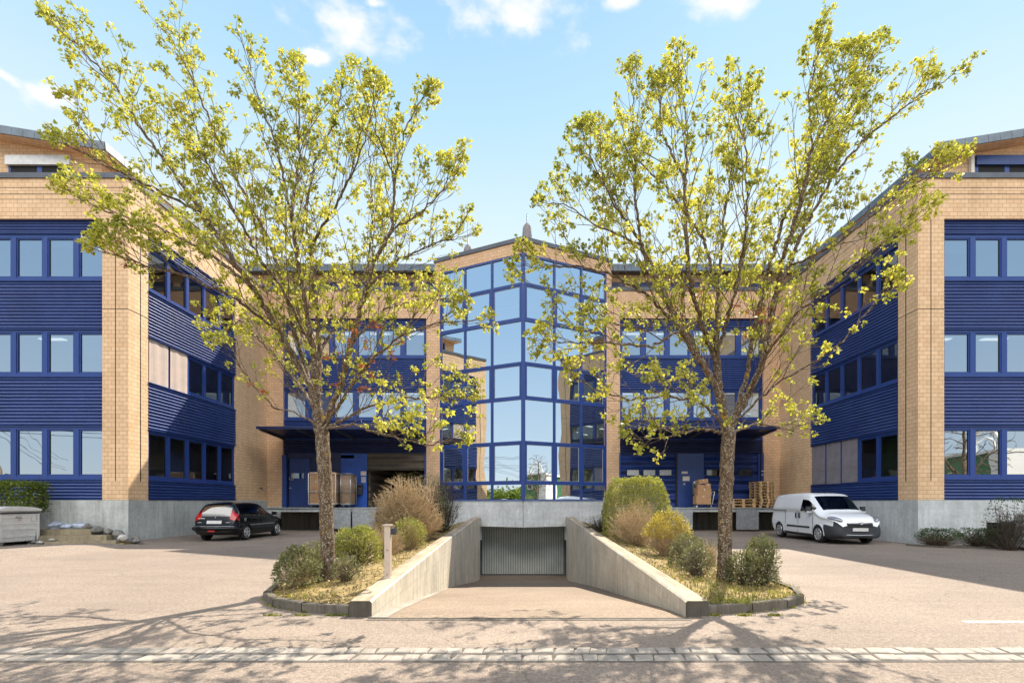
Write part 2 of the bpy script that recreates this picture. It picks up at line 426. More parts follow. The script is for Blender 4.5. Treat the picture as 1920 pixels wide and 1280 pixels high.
def ground():
    xs = [-600,-120,-50,-30,-22,-18,-16.5,-15.2,-14.4,-13.9,-13.7,-13.4,-13.1,-12.8,-12.6,-12,-9,-6,-3.5,-2.3,2.3,3.5,6,9,13.6,20,30,50,120,600]
    ys = [-600,-120,-50,-25,-12,-4,0,2,4,6.3,8,9,10,11,12,13,14.5,16,16.9,18,21,24,26.5,40,120,600]
    mb = MB(); idx = {}
    for i, x in enumerate(xs):
        for j, y in enumerate(ys):
            idx[i,j] = len(mb.v); mb.v.append((x,y,gz(x,y)))
    for i in range(len(xs)-1):
        for j in range(len(ys)-1):
            if xs[i] >= -2.3 and xs[i+1] <= 2.3 and ys[j] >= 6.3 and ys[j+1] <= 26.5: continue
            mb.f.append((idx[i,j],idx[i+1,j],idx[i+1,j+1],idx[i,j+1])); mb.m.append(0); mb.sm.append(True)
    kind(part('ground', mb, M['asphalt']), 'structure')
    # ramp slab
    prof = [(6.3,-.004),(6.9,-.05),(8,-.19),(10,-.45),(13.6,-.91),(18,-1.53),(23,-2.25),(24.5,-2.43),(27,-2.47)]
    mb = MB()
    for (y0,z0),(y1,z1) in zip(prof, prof[1:]):
        for k in range(6):
            a = -2.3+4.6*k/6; b = -2.3+4.6*(k+1)/6
            mb.quad((a,y0,z0),(b,y0,z0),(b,y1,z1),(a,y1,z1), 0, True)
    kind(part('ramp_floor', mb, M['ramp'], weld=True), 'structure')
    mb = MB(); mb.box(-1.98,2.12,6.17,6.26,-.02,.005); kind(part('ramp_edge_strip', mb, M['kerb']), 'structure')
    mb = MB(); mb.box(-1.98,2.12,6.262,6.292,-.02,.006); kind(part('drain_slot', mb, M['dark']), 'structure')
    def rz(y):
        for (y0,z0),(y1,z1) in zip(prof, prof[1:]):
            if y <= y1: return z0+(z1-z0)*max(0,(y-y0))/(y1-y0)
        return -2.47
    # pale gutter strip along the foot of the left ramp wall
    mb = MB()
    yy = [6.35+i*.45 for i in range(17)]
    for a, b in zip(yy, yy[1:]):
        xa = -1.975-.125*(a-6.4)/7.2; xb = -1.975-.125*(b-6.4)/7.2
        wa = .22*(1-(a-6.4)/9); wb = .22*(1-(b-6.4)/9)
        mb.quad((xa-.05,a,rz(a)+.008),(xa+wa,a,rz(a)+.006),(xb+wb,b,rz(b)+.006),(xb-.05,b,rz(b)+.008))
    kind(part('ramp_gutter', mb, M['sett']), 'structure')
ground()

WTOP = [(6.4,.20),(6.75,.225),(13.6,.435),(23,.70),(25.2,.72)]
def wtop(y):
    for (y0,z0),(y1,z1) in zip(WTOP, WTOP[1:]):
        if y <= y1: return z0+(z1-z0)*max(0,(y-y0))/(y1-y0)
    return .72
def ramp_wall(sg):
    if sg < 0: inner = [(6.4,-1.975),(13.6,-2.1),(24.95,-2.2)]
    else: inner = [(6.4,2.12),(13.6,2.12),(24.95,2.2)]
    th = .30
    ys = [6.4,6.75,8,9.5,11,12.5,13.6,15,17,19,21,23,24.95]
    def xi(y):
        for (y0,x0),(y1,x1) in zip(inner, inner[1:]):
            if y <= y1: return x0+(x1-x0)*(y-y0)/(y1-y0)
        return inner[-1][1]
    mb = MB(); zb = -2.7
    bv = .025
    rows = []
    for y in ys:
        x = xi(y); z = wtop(y)
        rows.append([(x,y,zb),(x,y,z-bv),(x+sg*bv,y,z),(x+sg*(th-bv),y,z),(x+sg*th,y,z-bv),(x+sg*th,y,zb)])
    for a, b in zip(rows, rows[1:]):
        for k in range(5):
            q = (a[k],b[k],b[k+1],a[k+1]); mb.quad(*(q if sg < 0 else q[::-1]), (1 if k == 2 else 0))
    for r, fl in ((rows[0], sg > 0), (rows[-1], sg < 0)):
        mb.poly(r if fl else r[::-1], 2)
    t = thing('ramp_retaining_wall', 'weathered concrete retaining wall %s the garage ramp, %s' %
              (('to the left of','with a tan metal post on it') if sg < 0 else ('to the right of','rising behind the planting with no post')),
              'retaining wall', (sg*2.2, 6.4, 0), 0, 'concrete walls either side of the ramp')
    part('wall', mb, [M['concrete_ramp'], M['coping'], M['grimy']], t)
    return t
ramp_wall(-1); ramp_wall(1)

# intercom post on the left wall
t = thing('intercom_post', 'slim tan metal post with side bracket standing on left ramp wall', 'post', (-2.19, 7.95, .26))
mb = MB(); mb.box(-.048,.048,-.045,.045,.0,.84); mb.box(-.075,.075,-.07,.07,0,.012); part('column', mb, M['post'], t, local=True)
mb = MB(); mb.box(-.07,.07,-.062,.062,.84,.865); part('cap', mb, M['post'], t, local=True)
mb = MB(); mb.box(.055,.12,-.03,.03,.70,.80); mb.box(.12,.135,-.05,.045,.72,.83); part('bracket', mb, M['plastic'], t, local=True)
mb = MB()
for z in (.06,.45): mb.tube([(0,-.05,z),(0,-.056,z)], .009, 8)
part('bolt', mb, M['black'], t, local=True)

# planting beds, edged with kerbs
def bed(sg):
    if sg < 0: xin = -2.42; out = [(-2.3,6.46),(-3.0,6.62),(-3.55,6.95),(-3.95,7.45),(-4.2,8.3),(-4.3,10),(-4.4,14),(-4.5,20),(-4.55,23.9)]
    else: xin = 2.42; out = [(2.44,6.46),(3.1,6.62),(3.7,6.85),(4.15,7.25),(4.38,7.8),(4.45,9),(4.45,12),(4.45,20),(4.5,23.9)]
    # kerb: swept section along the outline
    mb = MB()
    def off(pts, d):
        r = []
        for k, p in enumerate(pts):
            a = pts[max(0,k-1)]; b = pts[min(len(pts)-1,k+1)]
            tx, ty = b[0]-a[0], b[1]-a[1]; L = math.hypot(tx,ty); r.append((p[0]-sg*-1*(-ty)/L*d*1.0, p[1]-sg*-1*(tx)/L*d))
        return r
    fine = []
    for a, b in zip(out, out[1:]):
        for k in range(3): fine.append((a[0]+(b[0]-a[0])*k/3, a[1]+(b[1]-a[1])*k/3))
    fine.append(out[-1])
    inn = off(fine, .10)
    for kk, (a, b, c, d) in enumerate(zip(fine, fine[1:], inn, inn[1:])):
        h = .125+.006*math.sin(kk//3*2.3)
        if kk % 3 == 2:
            L_ = math.dist(a,b); q_ = 1-.014/L_
            b = (a[0]+(b[0]-a[0])*q_, a[1]+(b[1]-a[1])*q_); d = (c[0]+(d[0]-c[0])*q_, c[1]+(d[1]-c[1])*q_)
        mb.quad((*a,-.05),(*b,-.05),(*b,h-.015),(*a,h-.015)); mb.quad((*a,h-.015),(*b,h-.015),(b[0]*.9+d[0]*.1,b[1]*.9+d[1]*.1,h),(a[0]*.9+c[0]*.1,a[1]*.9+c[1]*.1,h))
        mb.quad((a[0]*.9+c[0]*.1,a[1]*.9+c[1]*.1,h),(b[0]*.9+d[0]*.1,b[1]*.9+d[1]*.1,h),(*d,h),(*c,h)); mb.quad((*d,h),(*d,-.05),(*c,-.05),(*c,h))
    kind(part('kerb_edging', mb, M['kerb']), 'structure')
    # soil mound: rows across from kerb to wall
    mb = MB(); rows = []
    ys = [6.55+i*.35 for i in range(51)]
    def xo(y):
        for (x0,y0),(x1,y1) in zip(out, out[1:]):
            if y <= y1: return x0+(x1-x0)*(y-y0)/(y1-y0)
        return out[-1][0]
    for y in ys:
        r = []
        for k in range(13):
            f = k/12; x = xo(y)*(1-f)+xin*f - sg*.05*(1-f)
            z = bedz(x, y, sg, f)
            r.append((x,y,z))
        rows.append(r)
    for a, b in zip(rows, rows[1:]):
        for k in range(12):
            q = (a[k],a[k+1],b[k+1],b[k]); mb.quad(*(q if sg < 0 else q[::-1]), 0, True)
    kind(part('planting_bed', mb, M['soil'], weld=True), 'structure')
    return xo
def bedz(x, y, sg, f=None):
    if f is None:
        f = 1-max(0,min(1,(abs(x)-2.42)/2.0))
    base = .09 + (wtop(y)-.15)*.85*ss(0,1,f)*ss(6.3,8.5,y)
    return base + .035*mnoise.noise(Vector((x*2.1,y*2.1,3)))
XO = {-1: bed(-1), 1: bed(1)}

# grass and ground cover on the beds
def blades(name, spots, h, mat, per=1, lean=.5, w=.008):
    P = np.array(spots, float); n = len(P)
    ang = RNG.uniform(0, 2*np.pi, n); hh = RNG.uniform(.5,1.2,n)*h
    d = np.stack([np.cos(ang),np.sin(ang)],1); ln = RNG.uniform(.1,lean,n)*hh
    tip = P.copy(); tip[:,:2] += d*ln[:,None]; tip[:,2] += hh
    mid = P.copy(); mid[:,:2] += d*(ln*.35)[:,None]; mid[:,2] += hh*.6
    sx = np.stack([-d[:,1],d[:,0],np.zeros(n)],1)*w
    V = np.stack([P-sx, P+sx, mid+sx*.8, mid-sx*.8, tip], 1).reshape(-1,3)
    base = (np.arange(n)*5)[:,None]
    q = base + np.array([0,1,2,3]); t3 = base + np.array([3,2,4])
    return np_mesh(name, V, q, t3, mat)
def np_mesh(name, V, quads, tris, mats, mi=None, smooth=False):
    me = bpy.data.meshes.new(name)
    nq = 0 if quads is None else len(quads); nt_ = 0 if tris is None else len(tris)
    me.vertices.add(len(V)); me.vertices.foreach_set('co', np.asarray(V, np.float32).ravel())
    loops = np.concatenate([np.asarray(quads).ravel() if nq else np.zeros(0,int), np.asarray(tris).ravel() if nt_ else np.zeros(0,int)]).astype(np.int32)
    me.loops.add(len(loops)); me.loops.foreach_set('vertex_index', loops)
    st = np.concatenate([np.arange(nq)*4, nq*4+np.arange(nt_)*3]).astype(np.int32)
    me.polygons.add(nq+nt_); me.polygons.foreach_set('loop_start', st)
    if smooth: me.polygons.foreach_set('use_smooth', np.ones(nq+nt_, bool))
    if not isinstance(mats, (list,tuple)): mats = [mats]
    for m in mats: me.materials.append(m)
    if mi is not None: me.polygons.foreach_set('material_index', np.asarray(mi, np.int32))
    me.update(); me.validate()
    return me
def np_obj(name, me, parent=None):
    o = bpy.data.objects.new(name, me); COL.objects.link(o)
    if parent is not None: o.parent = parent
    return o
for sg in (-1,1):
    sp = []
    for _ in range(3000 if sg > 0 else 2600):
        y = 6.6+16*random.random()**2.2; f = random.random()
        xo = XO[sg](y); x = xo*(1-f)+sg*2.45*f
        dens = mnoise.noise(Vector((x*1.3,y*1.3,9+sg)))
        if sg < 0 and dens < .02: continue
        if sg > 0 and dens < -.25 and y > 9: continue
        sp.append((x,y,bedz(x,y,sg)-.01))
    me = blades('grass', sp, .055 if sg < 0 else .08, M['grass'])
    kind(np_obj('grass', me), 'stuff')
# dry leaf litter / moss flecks
sp = []
for sg in (-1,1):
    for _ in range(2600):
        y = 6.6+12*random.random()**1.6; f = random.random(); xo = XO[sg](y); x = xo*(1-f)+sg*2.45*f
        sp.append((x,y,bedz(x,y,sg)+.004))
me = blades('leaf_litter', sp, .03, M['litter'], lean=1.6, w=.014)
kind(np_obj('leaf_litter', me), 'stuff')
for sg in (-1,1):
    sp = []
    for _ in range(900):
        if random.random() < .45: continue
        y = 6.35+random.random()*17*random.random(); 
        if random.random() < .5: x = XO[sg](max(6.6,y))-sg*-.03; y = max(6.6,y)
        else: x = sg*random.choice((2.36,2.5,2.9,3.3))+random.gauss(0,.05); y = 6.44-random.random()*.03
        sp.append((x+random.uniform(-.04,.04), y, 0))
    kind(np_obj('kerb_weeds', blades('kerb_weeds', sp, .035, M['grass'])), 'stuff')

# cobble gutter: two rows of rough setts
mb = MB(); rr = random.Random(3)
for row, (ya, yb) in enumerate(((4.825,5.005),(4.595,4.775))):
    x = -9.0 + rr.random()*.1
    while x < 9.0:
        w = rr.uniform(.135,.20); g_ = .005
        a = [(x+g_+rr.uniform(-.008,.008), ya+rr.uniform(0,.015)), (x+w-g_, ya+rr.uniform(0,.015)), (x+w-g_+rr.uniform(-.012,.012), yb-rr.uniform(0,.015)), (x+g_+rr.uniform(-.012,.012), yb-rr.uniform(0,.015))]
        sh = rr.uniform(-.01,.05); a = [(p[0]+(sh if i > 1 else 0), p[1]) for i, p in enumerate(a)]
        cx = sum(p[0] for p in a)/4; cy = sum(p[1] for p in a)/4; h = .013+rr.uniform(-.004,.006)
        ins = [(cx+(p[0]-cx)*.88, cy+(p[1]-cy)*.86) for p in a]
        tz = [h+rr.uniform(-.003,.003) for _ in a]
        i = len(mb.v); mb.v += [(*p,-.03) for p in a]+[(*p,h*.5) for p in a]+[(*p,t_) for p, t_ in zip(ins, tz)]
        for lo in (0,4):
            for k in range(4):
                q = (k+1)%4; mb.f.append((i+lo+k,i+lo+q,i+lo+4+q,i+lo+4+k)); mb.m.append(0); mb.sm.append(False)
        mb.f.append((i+8,i+9,i+10,i+11)); mb.m.append(0); mb.sm.append(False)
        x += w
kind(part('gutter_setts', mb, M['sett']), 'structure')
mb = MB(); mb.box(-9,9,4.57,5.02,-.02,.003); kind(part('gutter_bedding', mb, M['bedding']), 'structure')
mb = MB(); mb.quad((5.48,6.04,.004),(9.5,6.04,.004),(9.5,6.14,.004),(5.48,6.14,.004)); kind(part('road_line', mb, M['line']), 'structure')

# ------------------------------------------------------------------ facade helpers
def ob(mb, o, u, n, u0, u1, z0, z1, d0, d1, mi=0):
    """box in a facade frame: o plan origin, u along the wall, n outward; d measured outward"""
    def P(a, d, z): return (o[0]+u[0]*a+n[0]*d, o[1]+u[1]*a+n[1]*d, z)
    if d0 < d1: d0, d1 = d1, d0
    # outer face d0, inner d1 ; orientation: u x z = -n or n
    c = u[0]*n[1]-u[1]*n[0]
    pts = [P(u0,d0,z0),P(u1,d0,z0),P(u1,d1,z0),P(u0,d1,z0)]
    pts += [(p[0],p[1],z1) for p in pts]
    if c > 0: pts = [pts[i] for i in (3,2,1,0,7,6,5,4)]
    mb.hexa(pts, mi)
def corr(mb, o, u, n, u0, u1, z0, z1, d=0.0, pitch=.118, amp=.024, mi=0, mi_back=None):
    """horizontally ribbed sheet"""
    ns = max(2, int(round((z1-z0)/pitch))); pitch = (z1-z0)/ns
    prof = [(0,0),(.18,.25),(.30,.85),(.42,1),(.58,1),(.70,.85),(.82,.25)]
    zs = []
    for k in range(ns):
        for a, b in prof: zs.append((z0+(k+a)*pitch, d+amp*(b*2-1)))
    zs.append((z1, d-amp))
    c = u[0]*n[1]-u[1]*n[0]
    def P(a, z, q): return (o[0]+u[0]*a+n[0]*q, o[1]+u[1]*a+n[1]*q, z)
    for (za,da),(zb,db) in zip(zs, zs[1:]):
        q = (P(u0,za,da),P(u1,za,da),P(u1,zb,db),P(u0,zb,db))
        mb.quad(*(q if c < 0 else q[::-1]), mi, True)
    ob(mb, o, u, n, u0, u1, z0, z1, d-amp-.01, d-amp-.06, mi)      # backing
    for k, aa in ((u0,-.0),(u1,.0)): pass
    ob(mb, o, u, n, u0, u1, z1, z1+.03, d+.05, d-.06, mi)           # top flashing
    ob(mb, o, u, n, u0, u1, z0-.025, z0, d+.035, d-.06, mi)         # bottom drip

_wcache = {}
def window_mesh(w, h, side, gl, fat=.0):
    key = (round(w,3),round(h,3),side,gl,fat)
    if key in _wcache: return _wcache[key]
    b = side; mb = MB()
    zt = .10+fat; zb = .12
    mb.box(0,b,0,.10,0,h); mb.box(w-b,w,0,.10,0,h); mb.box(b,w-b,0,.10,h-zt,h); mb.box(b,w-b,0,.10,0,zb)
    s_ = .045
    x0,x1,z0,z1 = b,w-b,zb,h-zt
    mb.box(x0,x0+s_,.022,.085,z0,z1); mb.box(x1-s_,x1,.022,.085,z0,z1); mb.box(x0+s_,x1-s_,.022,.085,z1-s_,z1); mb.box(x0+s_,x1-s_,.022,.085,z0,z0+s_)
    e = .010; x0+=s_; x1-=s_; z0+=s_; z1-=s_
    mb.box(x0,x0+e,.035,.08,z0,z1,1); mb.box(x1-e,x1,.035,.08,z0,z1,1); mb.box(x0+e,x1-e,.035,.08,z1-e,z1,1); mb.box(x0+e,x1-e,.035,.08,z0,z0+e,1)
    fm = mb.mesh('window', [M['blue_frame'], M['gasket']])
    pb = MB(); pb.quad((x0+e*.4,.055,z0+e*.4),(x1-e*.4,.055,z0+e*.4),(x1-e*.4,.055,z1-e*.4),(x0+e*.4,.055,z1-e*.4))
    pm = pb.mesh('pane', [M[gl]])
    _wcache[key] = (fm, pm); return fm, pm
def place_window(parent, o, u, n, a, z, w, h, side=.10, gl='glass', d=0.0, fat=0.0, name='window'):
    """window whose left edge (seen from outside) is at distance a along u"""
    fm, pm = window_mesh(w, h, side, gl, fat)
    f = bpy.data.objects.new(name, fm); COL.objects.link(f); f.parent = parent
    # seen from outside, local +X must run to the viewer's right: local -Y = n
    rz = math.atan2(n[0], -n[1])
    p = Vector((o[0]+u[0]*a+n[0]*d, o[1]+u[1]*a+n[1]*d, z)) - wpos(parent)
    f.location = p; f.rotation_euler = (0,0,rz)
    g_ = bpy.data.objects.new('pane', pm); COL.objects.link(g_); g_.parent = f
    return f

LV = [(2.26,4.09),(5.82,7.44),(9.14,10.76)]            # window rows
CB = [(1.57,2.23),(4.115,5.79),(7.465,9.11),(10.785,11.20)]  # ribbed bands

def interior(mb_parent, x0, x1, y0, y1, tint='white_in', rows=True, skip=()):
    """floors, ceilings and back walls seen through the glass"""
    mb = MB()
    for k, (a, b) in enumerate(((1.0,1.35),(4.22,4.95),(7.58,8.28),(10.92,11.3))):
        mb.box(x0,x1,y0,y1,a,b,1 if k == 0 else 0)
    for z0_, z1_ in ((1.35,4.22),(4.95,7.58),(8.28,10.92)):
        mb.quad((x0,y0,z0_+.004),(x1,y0,z0_+.004),(x1,y1,z0_+.004),(x0,y1,z0_+.004),1)
    return mb

def wing(sg):
    X0, X1, YF, YB = 13.6, 23.0, 16.9, 26.1
    lab = 'left' if sg < 0 else 'right'
    t = thing('office_wing', ('yellow brick office wing with blue ribbed bands beside the dumpster and black car' if sg < 0 else
              'yellow brick office wing with blue ribbed bands beside the white van'), 'office building', (sg*X0, YF, 0), 0, 'office buildings round the yard')
    S = lambda x: sg*x
    mb = MB(); mb.box(S(X0),S(X1),YF,YB,-.4,1.535)
    part('plinth', mb, M['concrete' if sg < 0 else 'concrete_r'], t)
    # brick
    mb = MB()
    mb.box(S(X0),S(14.5),YF,17.8,1.54,12.6)
    mb.box(S(14.5),S(X1),YF,17.3,11.22,12.6)
    mb.box(S(X0),S(14.0),17.8,YB,11.22,12.6)
    mb.box(S(X0+.02),S(14.0),23.2,YB,1.54,11.22)
    br = part('brick_wall', mb, M['brick'], t)
    mb = MB()
    mb.box(S(14.03),S(14.055),YF-.006,YF+.01,2.2,11.2); mb.box(S(X0-.006),S(X0+.01),17.42,17.455,2.2,11.2)
    mb.box(S(X0),S(14.5),YF-.005,YF+.01,8.10,8.115); mb.box(S(X0-.005),S(X0+.01),YF,17.8,8.10,8.115)
    mb.box(S(X0-.004),S(X0+.01),YF,YB,12.07,12.085); mb.box(S(X0-.004),S(X0+.01),YF,YB,12.27,12.285)
    mb.box(S(X0),S(X1),YF-.004,YF+.01,12.07,12.085); mb.box(S(X0),S(X1),YF-.004,YF+.01,12.27,12.285); mb.box(S(X0),S(X1),YF-.004,YF+.01,11.88,11.89)
    part('expansion_joint', mb, M['gasket'], br)
    mb = MB(); mb.box(S(X0-.05),S(X1),YF-.05,YF+.45,12.602,12.78); mb.box(S(X0-.05),S(X0+.42),YF+.45,YB,12.602,12.78)
    part('parapet_cap', mb, M['zinc'], t)
    # front
    o, u, n = (S(14.5), YF+.12), (sg,0), (0,-1)
    L = X1-14.5
    for z0, z1 in CB:
        mb = MB(); corr(mb, o, u, n, 0, L, z0, z1); part('ribbed_band', mb, M['blue'], t)
    for r, (z0, z1) in enumerate(LV):
        nw = 5 if sg < 0 else 4; w = 1.09
        for k in range(nw):
            place_window(t, o, u, n, (k+1)*w-.07 if sg < 0 else k*w+.02, z0, w, z1-z0, .085, 'glass', -.02, .03 if r == 2 else 0)
        for k in range(nw):
            if (k*7+r*5+(sg > 0)*3) % 4 == 1:
                a = (k*w+.10 if sg > 0 else k*w+.03); q_ = (.25,.55,.38)[(k+r) % 3]*(z1-z0)
                mb = MB(); ob(mb, o, u, n, a, a+w-.18, z1-q_, z1-.08, -.16, -.165); part('inner_blind', mb, M['fabric'] if r == 1 else M['white_in'], t)
        mb = MB(); ob(mb, o, u, n, nw*w-.05, L, z0, z1, .0, -.2); part('blank_panel', mb, M['blue'], t)
        if sg > 0: mb = MB(); ob(mb, o, u, n, 0, .02, z0, z1, -.02, -.12); part('window_jamb', mb, M['blue'], t)
    # side
    o, u, n = (S(X0), 17.8), (0,1), (-sg,0)
    for z0, z1 in CB:
        mb = MB(); corr(mb, o, u, n, 0, 5.42, z0, z1, -.005, .118, .024); part('ribbed_band', mb, M['blue'], t)
    w = 5.36/5
    for r, (z0, z1) in enumerate(LV):
        for k in range(5):
            # distance of the window's viewer-left edge
            a = k*w+.03 if sg < 0 else (k+1)*w+.03
            f = place_window(t, o, u, n, a, z0, w, z1-z0, .075, 'glass_dark', -.06)
            cover = (sg < 0 and r == 1 and k in (0,1)) or (sg > 0 and r == 0 and k in (2,3,4))
            if cover:
                bm_ = MB(); lo = .02
                if sg < 0:
                    for q in range(10):
                        xa, xb = .05+(w-.1)*q/10, .05+(w-.1)*(q+1)/10
                        ya, yb = -.025+.008*math.sin(q*1.3), -.025+.008*math.sin((q+1)*1.3)
                        bm_.quad((xa,ya,lo),(xb,yb,lo),(xb,yb-.006,z1-z0-.02),(xa,ya-.006,z1-z0-.02),0,True)
                    part('fabric_blind', bm_, M['fabric'], f, local=True)
                else:
                    drop = {4:-.0,3:-.32,2:.0}[k]
                    bm_.box(.05,w-.05,-.02,-.012,drop+.05,z1-z0-.02); bm_.box(.05,w-.05,-.03,-.006,drop+.02,drop+.05)
                    part('screen_blind', bm_, M['screen'], f, local=True)
    # room interior
    mb = interior(t, S(14.15), S(X1-.2), 17.45, YB-.2)
    mb.box(S(21.5),S(21.7),17.6,25.6,1.35,11.2); mb.box(S(14.15),S(22.8),25.3,25.5,1.35,11.2)
    mb.box(S(16.2),S(16.3),20.3,25.3,1.35,4.2)
    part('interior', mb, [M['white_in'], M['floor_in']], t)
    mb = MB(); rr = random.Random(4+sg)
    for zc in (4.215,7.575,10.915):
        for i in range(3):
            for j in range(3):
                if rr.random() < .35 or j > 0: continue
                x = 15.1+i*2.1; y = 18.3+j*2.2
                mb.box(S(x),S(x+.9),y,y+.22,zc-.03,zc-.005)
    part('ceiling_light', mb, M['lamp'], t)
    # office clutter behind the lower panes
    mb = MB()
    for k in range(16):
        x = rr.uniform(14.4,20.5); y = rr.uniform(17.7,24.5); w_ = rr.uniform(.4,1.3); h = rr.uniform(.7,1.9)
        z = (1.36,4.96,8.29)[rr.randrange(3)]
        mb.box(S(x),S(x+w_),y,y+rr.uniform(.4,.8),z,z+h, rr.randrange(3))
    part('office_furniture', mb, [M['white_in'], M['cardboard'], M['plastic']], t)
    if sg > 0:
        mb = MB(); mb.box(14.7,14.75,17.7,20.4,1.4,4.1); part('green_partition', mb, M['green_panel'], t)
    # set-back attic
    XA, YA = 15.9, 18.5
    mb = MB(); mb.box(S(XA),S(X1),YA,YB+3,12.3,14.47)
    i = len(mb.v)
    ridge = 14.47+.16*(X1-XA)
    aw = part('attic_wall', mb, M['brick'], t)
    mb = MB()
    mb.poly([(S(XA),YA,14.472),(S(X1),YA,14.472),(S(X1),YA,ridge-.05)] if sg > 0 else [(S(X1),YA,14.472),(S(XA),YA,14.472),(S(X1),YA,ridge-.05)])
    part('gable_infill', mb, M['brick'], t)
    # roof slab with slate fascia
    ex, ey = 15.34, 18.0; sl = .16
    def rzx(x): return 14.35+sl*(x-ex)
    mb = MB()
    for (xa, xb) in ((ex, X1+.4),):
        pts = [(S(xa),ey,rzx(xa)-.02),(S(xb),ey,rzx(xb)-.02),(S(xb),YB+3.5,rzx(xb)-.02),(S(xa),YB+3.5,rzx(xa)-.02)]
        top = [(p[0],p[1],p[2]+.30) for p in pts]
        if sg < 0: pts = [pts[i] for i in (1,0,3,2)]; top = [top[i] for i in (1,0,3,2)]
        mb.hexa(pts+top)
    rf = part('roof', mb, M['brick_red'], t)
    mb = MB(); x = ex
    while x < X1:
        x2 = x+.425
        a, b = rzx(x)+.0, rzx(x2)
        g_ = .012
        pts = [(S(x+g_/2),ey-.05,a+.0),(S(x2-g_/2),ey-.05,b),(S(x2-g_/2),ey-.004,b),(S(x+g_/2),ey-.004,a)]
        top = [(p[0],p[1]+.03,p[2]+.31) for p in pts]
        if sg < 0: pts = [pts[i] for i in (1,0,3,2)]; top = [top[i] for i in (1,0,3,2)]
        mb.hexa(pts+top); x = x2
    y = ey-.02
    while y < YB+3:
        g_ = .012; a = rzx(ex)
        xx0, xx1 = S(ex-.05), S(ex-.004)
        mb.hexa([(min(xx0,xx1),y+g_/2,a),(max(xx0,xx1),y+g_/2,a),(max(xx0,xx1),y+.425-g_/2,a),(min(xx0,xx1),y+.425-g_/2,a),
                 (min(xx0,xx1)+.03*(1 if sg>0 else -1)*1,y+g_/2,a+.31),(max(xx0,xx1)+.03*(1 if sg>0 else -1),y+g_/2,a+.31),(max(xx0,xx1)+.03*(1 if sg>0 else -1),y+.425-g_/2,a+.31),(min(xx0,xx1)+.03*(1 if sg>0 else -1),y+.425-g_/2,a+.31)])
        y += .425
    part('slate_fascia', mb, M['slate'], rf)
    # attic windows with roller box
    o, u, n = (S(17.05), YA), (sg,0), (0,-1)
    for k in range(2):
        f = place_window(t, o, u, n, (k*1.17 if sg > 0 else (k+1)*1.17), 13.60, 1.17, .84, .09, 'glass', .02, .0)
    mb = MB(); ob(mb, o, u, n, .0, 2.34, 13.6, 14.44, .012, -.02); part('dark_room_sheet', mb, M['dark'], t)  # dark sheet behind the panes stands in for the unlit room
    mb = MB(); ob(mb, o, u, n, -.03, 2.4, 14.12, 14.47, .10, -.02)
    part('shutter_box', mb, M['galv'] if sg < 0 else M['blue'], t)
    if sg > 0:
        mb = MB(); mb.box(16.78,16.90,YA-.13,YA-.01,12.5,14.52); part('downpipe', mb, M['white_in'], t)
    # attic side windows
    o, u, n = (S(XA), YA), (0,1), (-sg,0)
    for k in range(3):
        mb = MB(); ob(mb, o, u, n, 1.0+k*2.2, 2.6+k*2.2, 13.2, 14.15, .02, -.02); part('dark_room_sheet', mb, M['dark'], t)  # room darkness behind the side panes, again as a dark sheet
    for k in range(3):
        place_window(t, o, u, n, (1.0+k*2.2 if sg < 0 else 2.6+k*2.2), 13.2, 1.6, .95, .09, 'glass', .03)
    return t
WING_L = wing(-1); WING_R = wing(1)

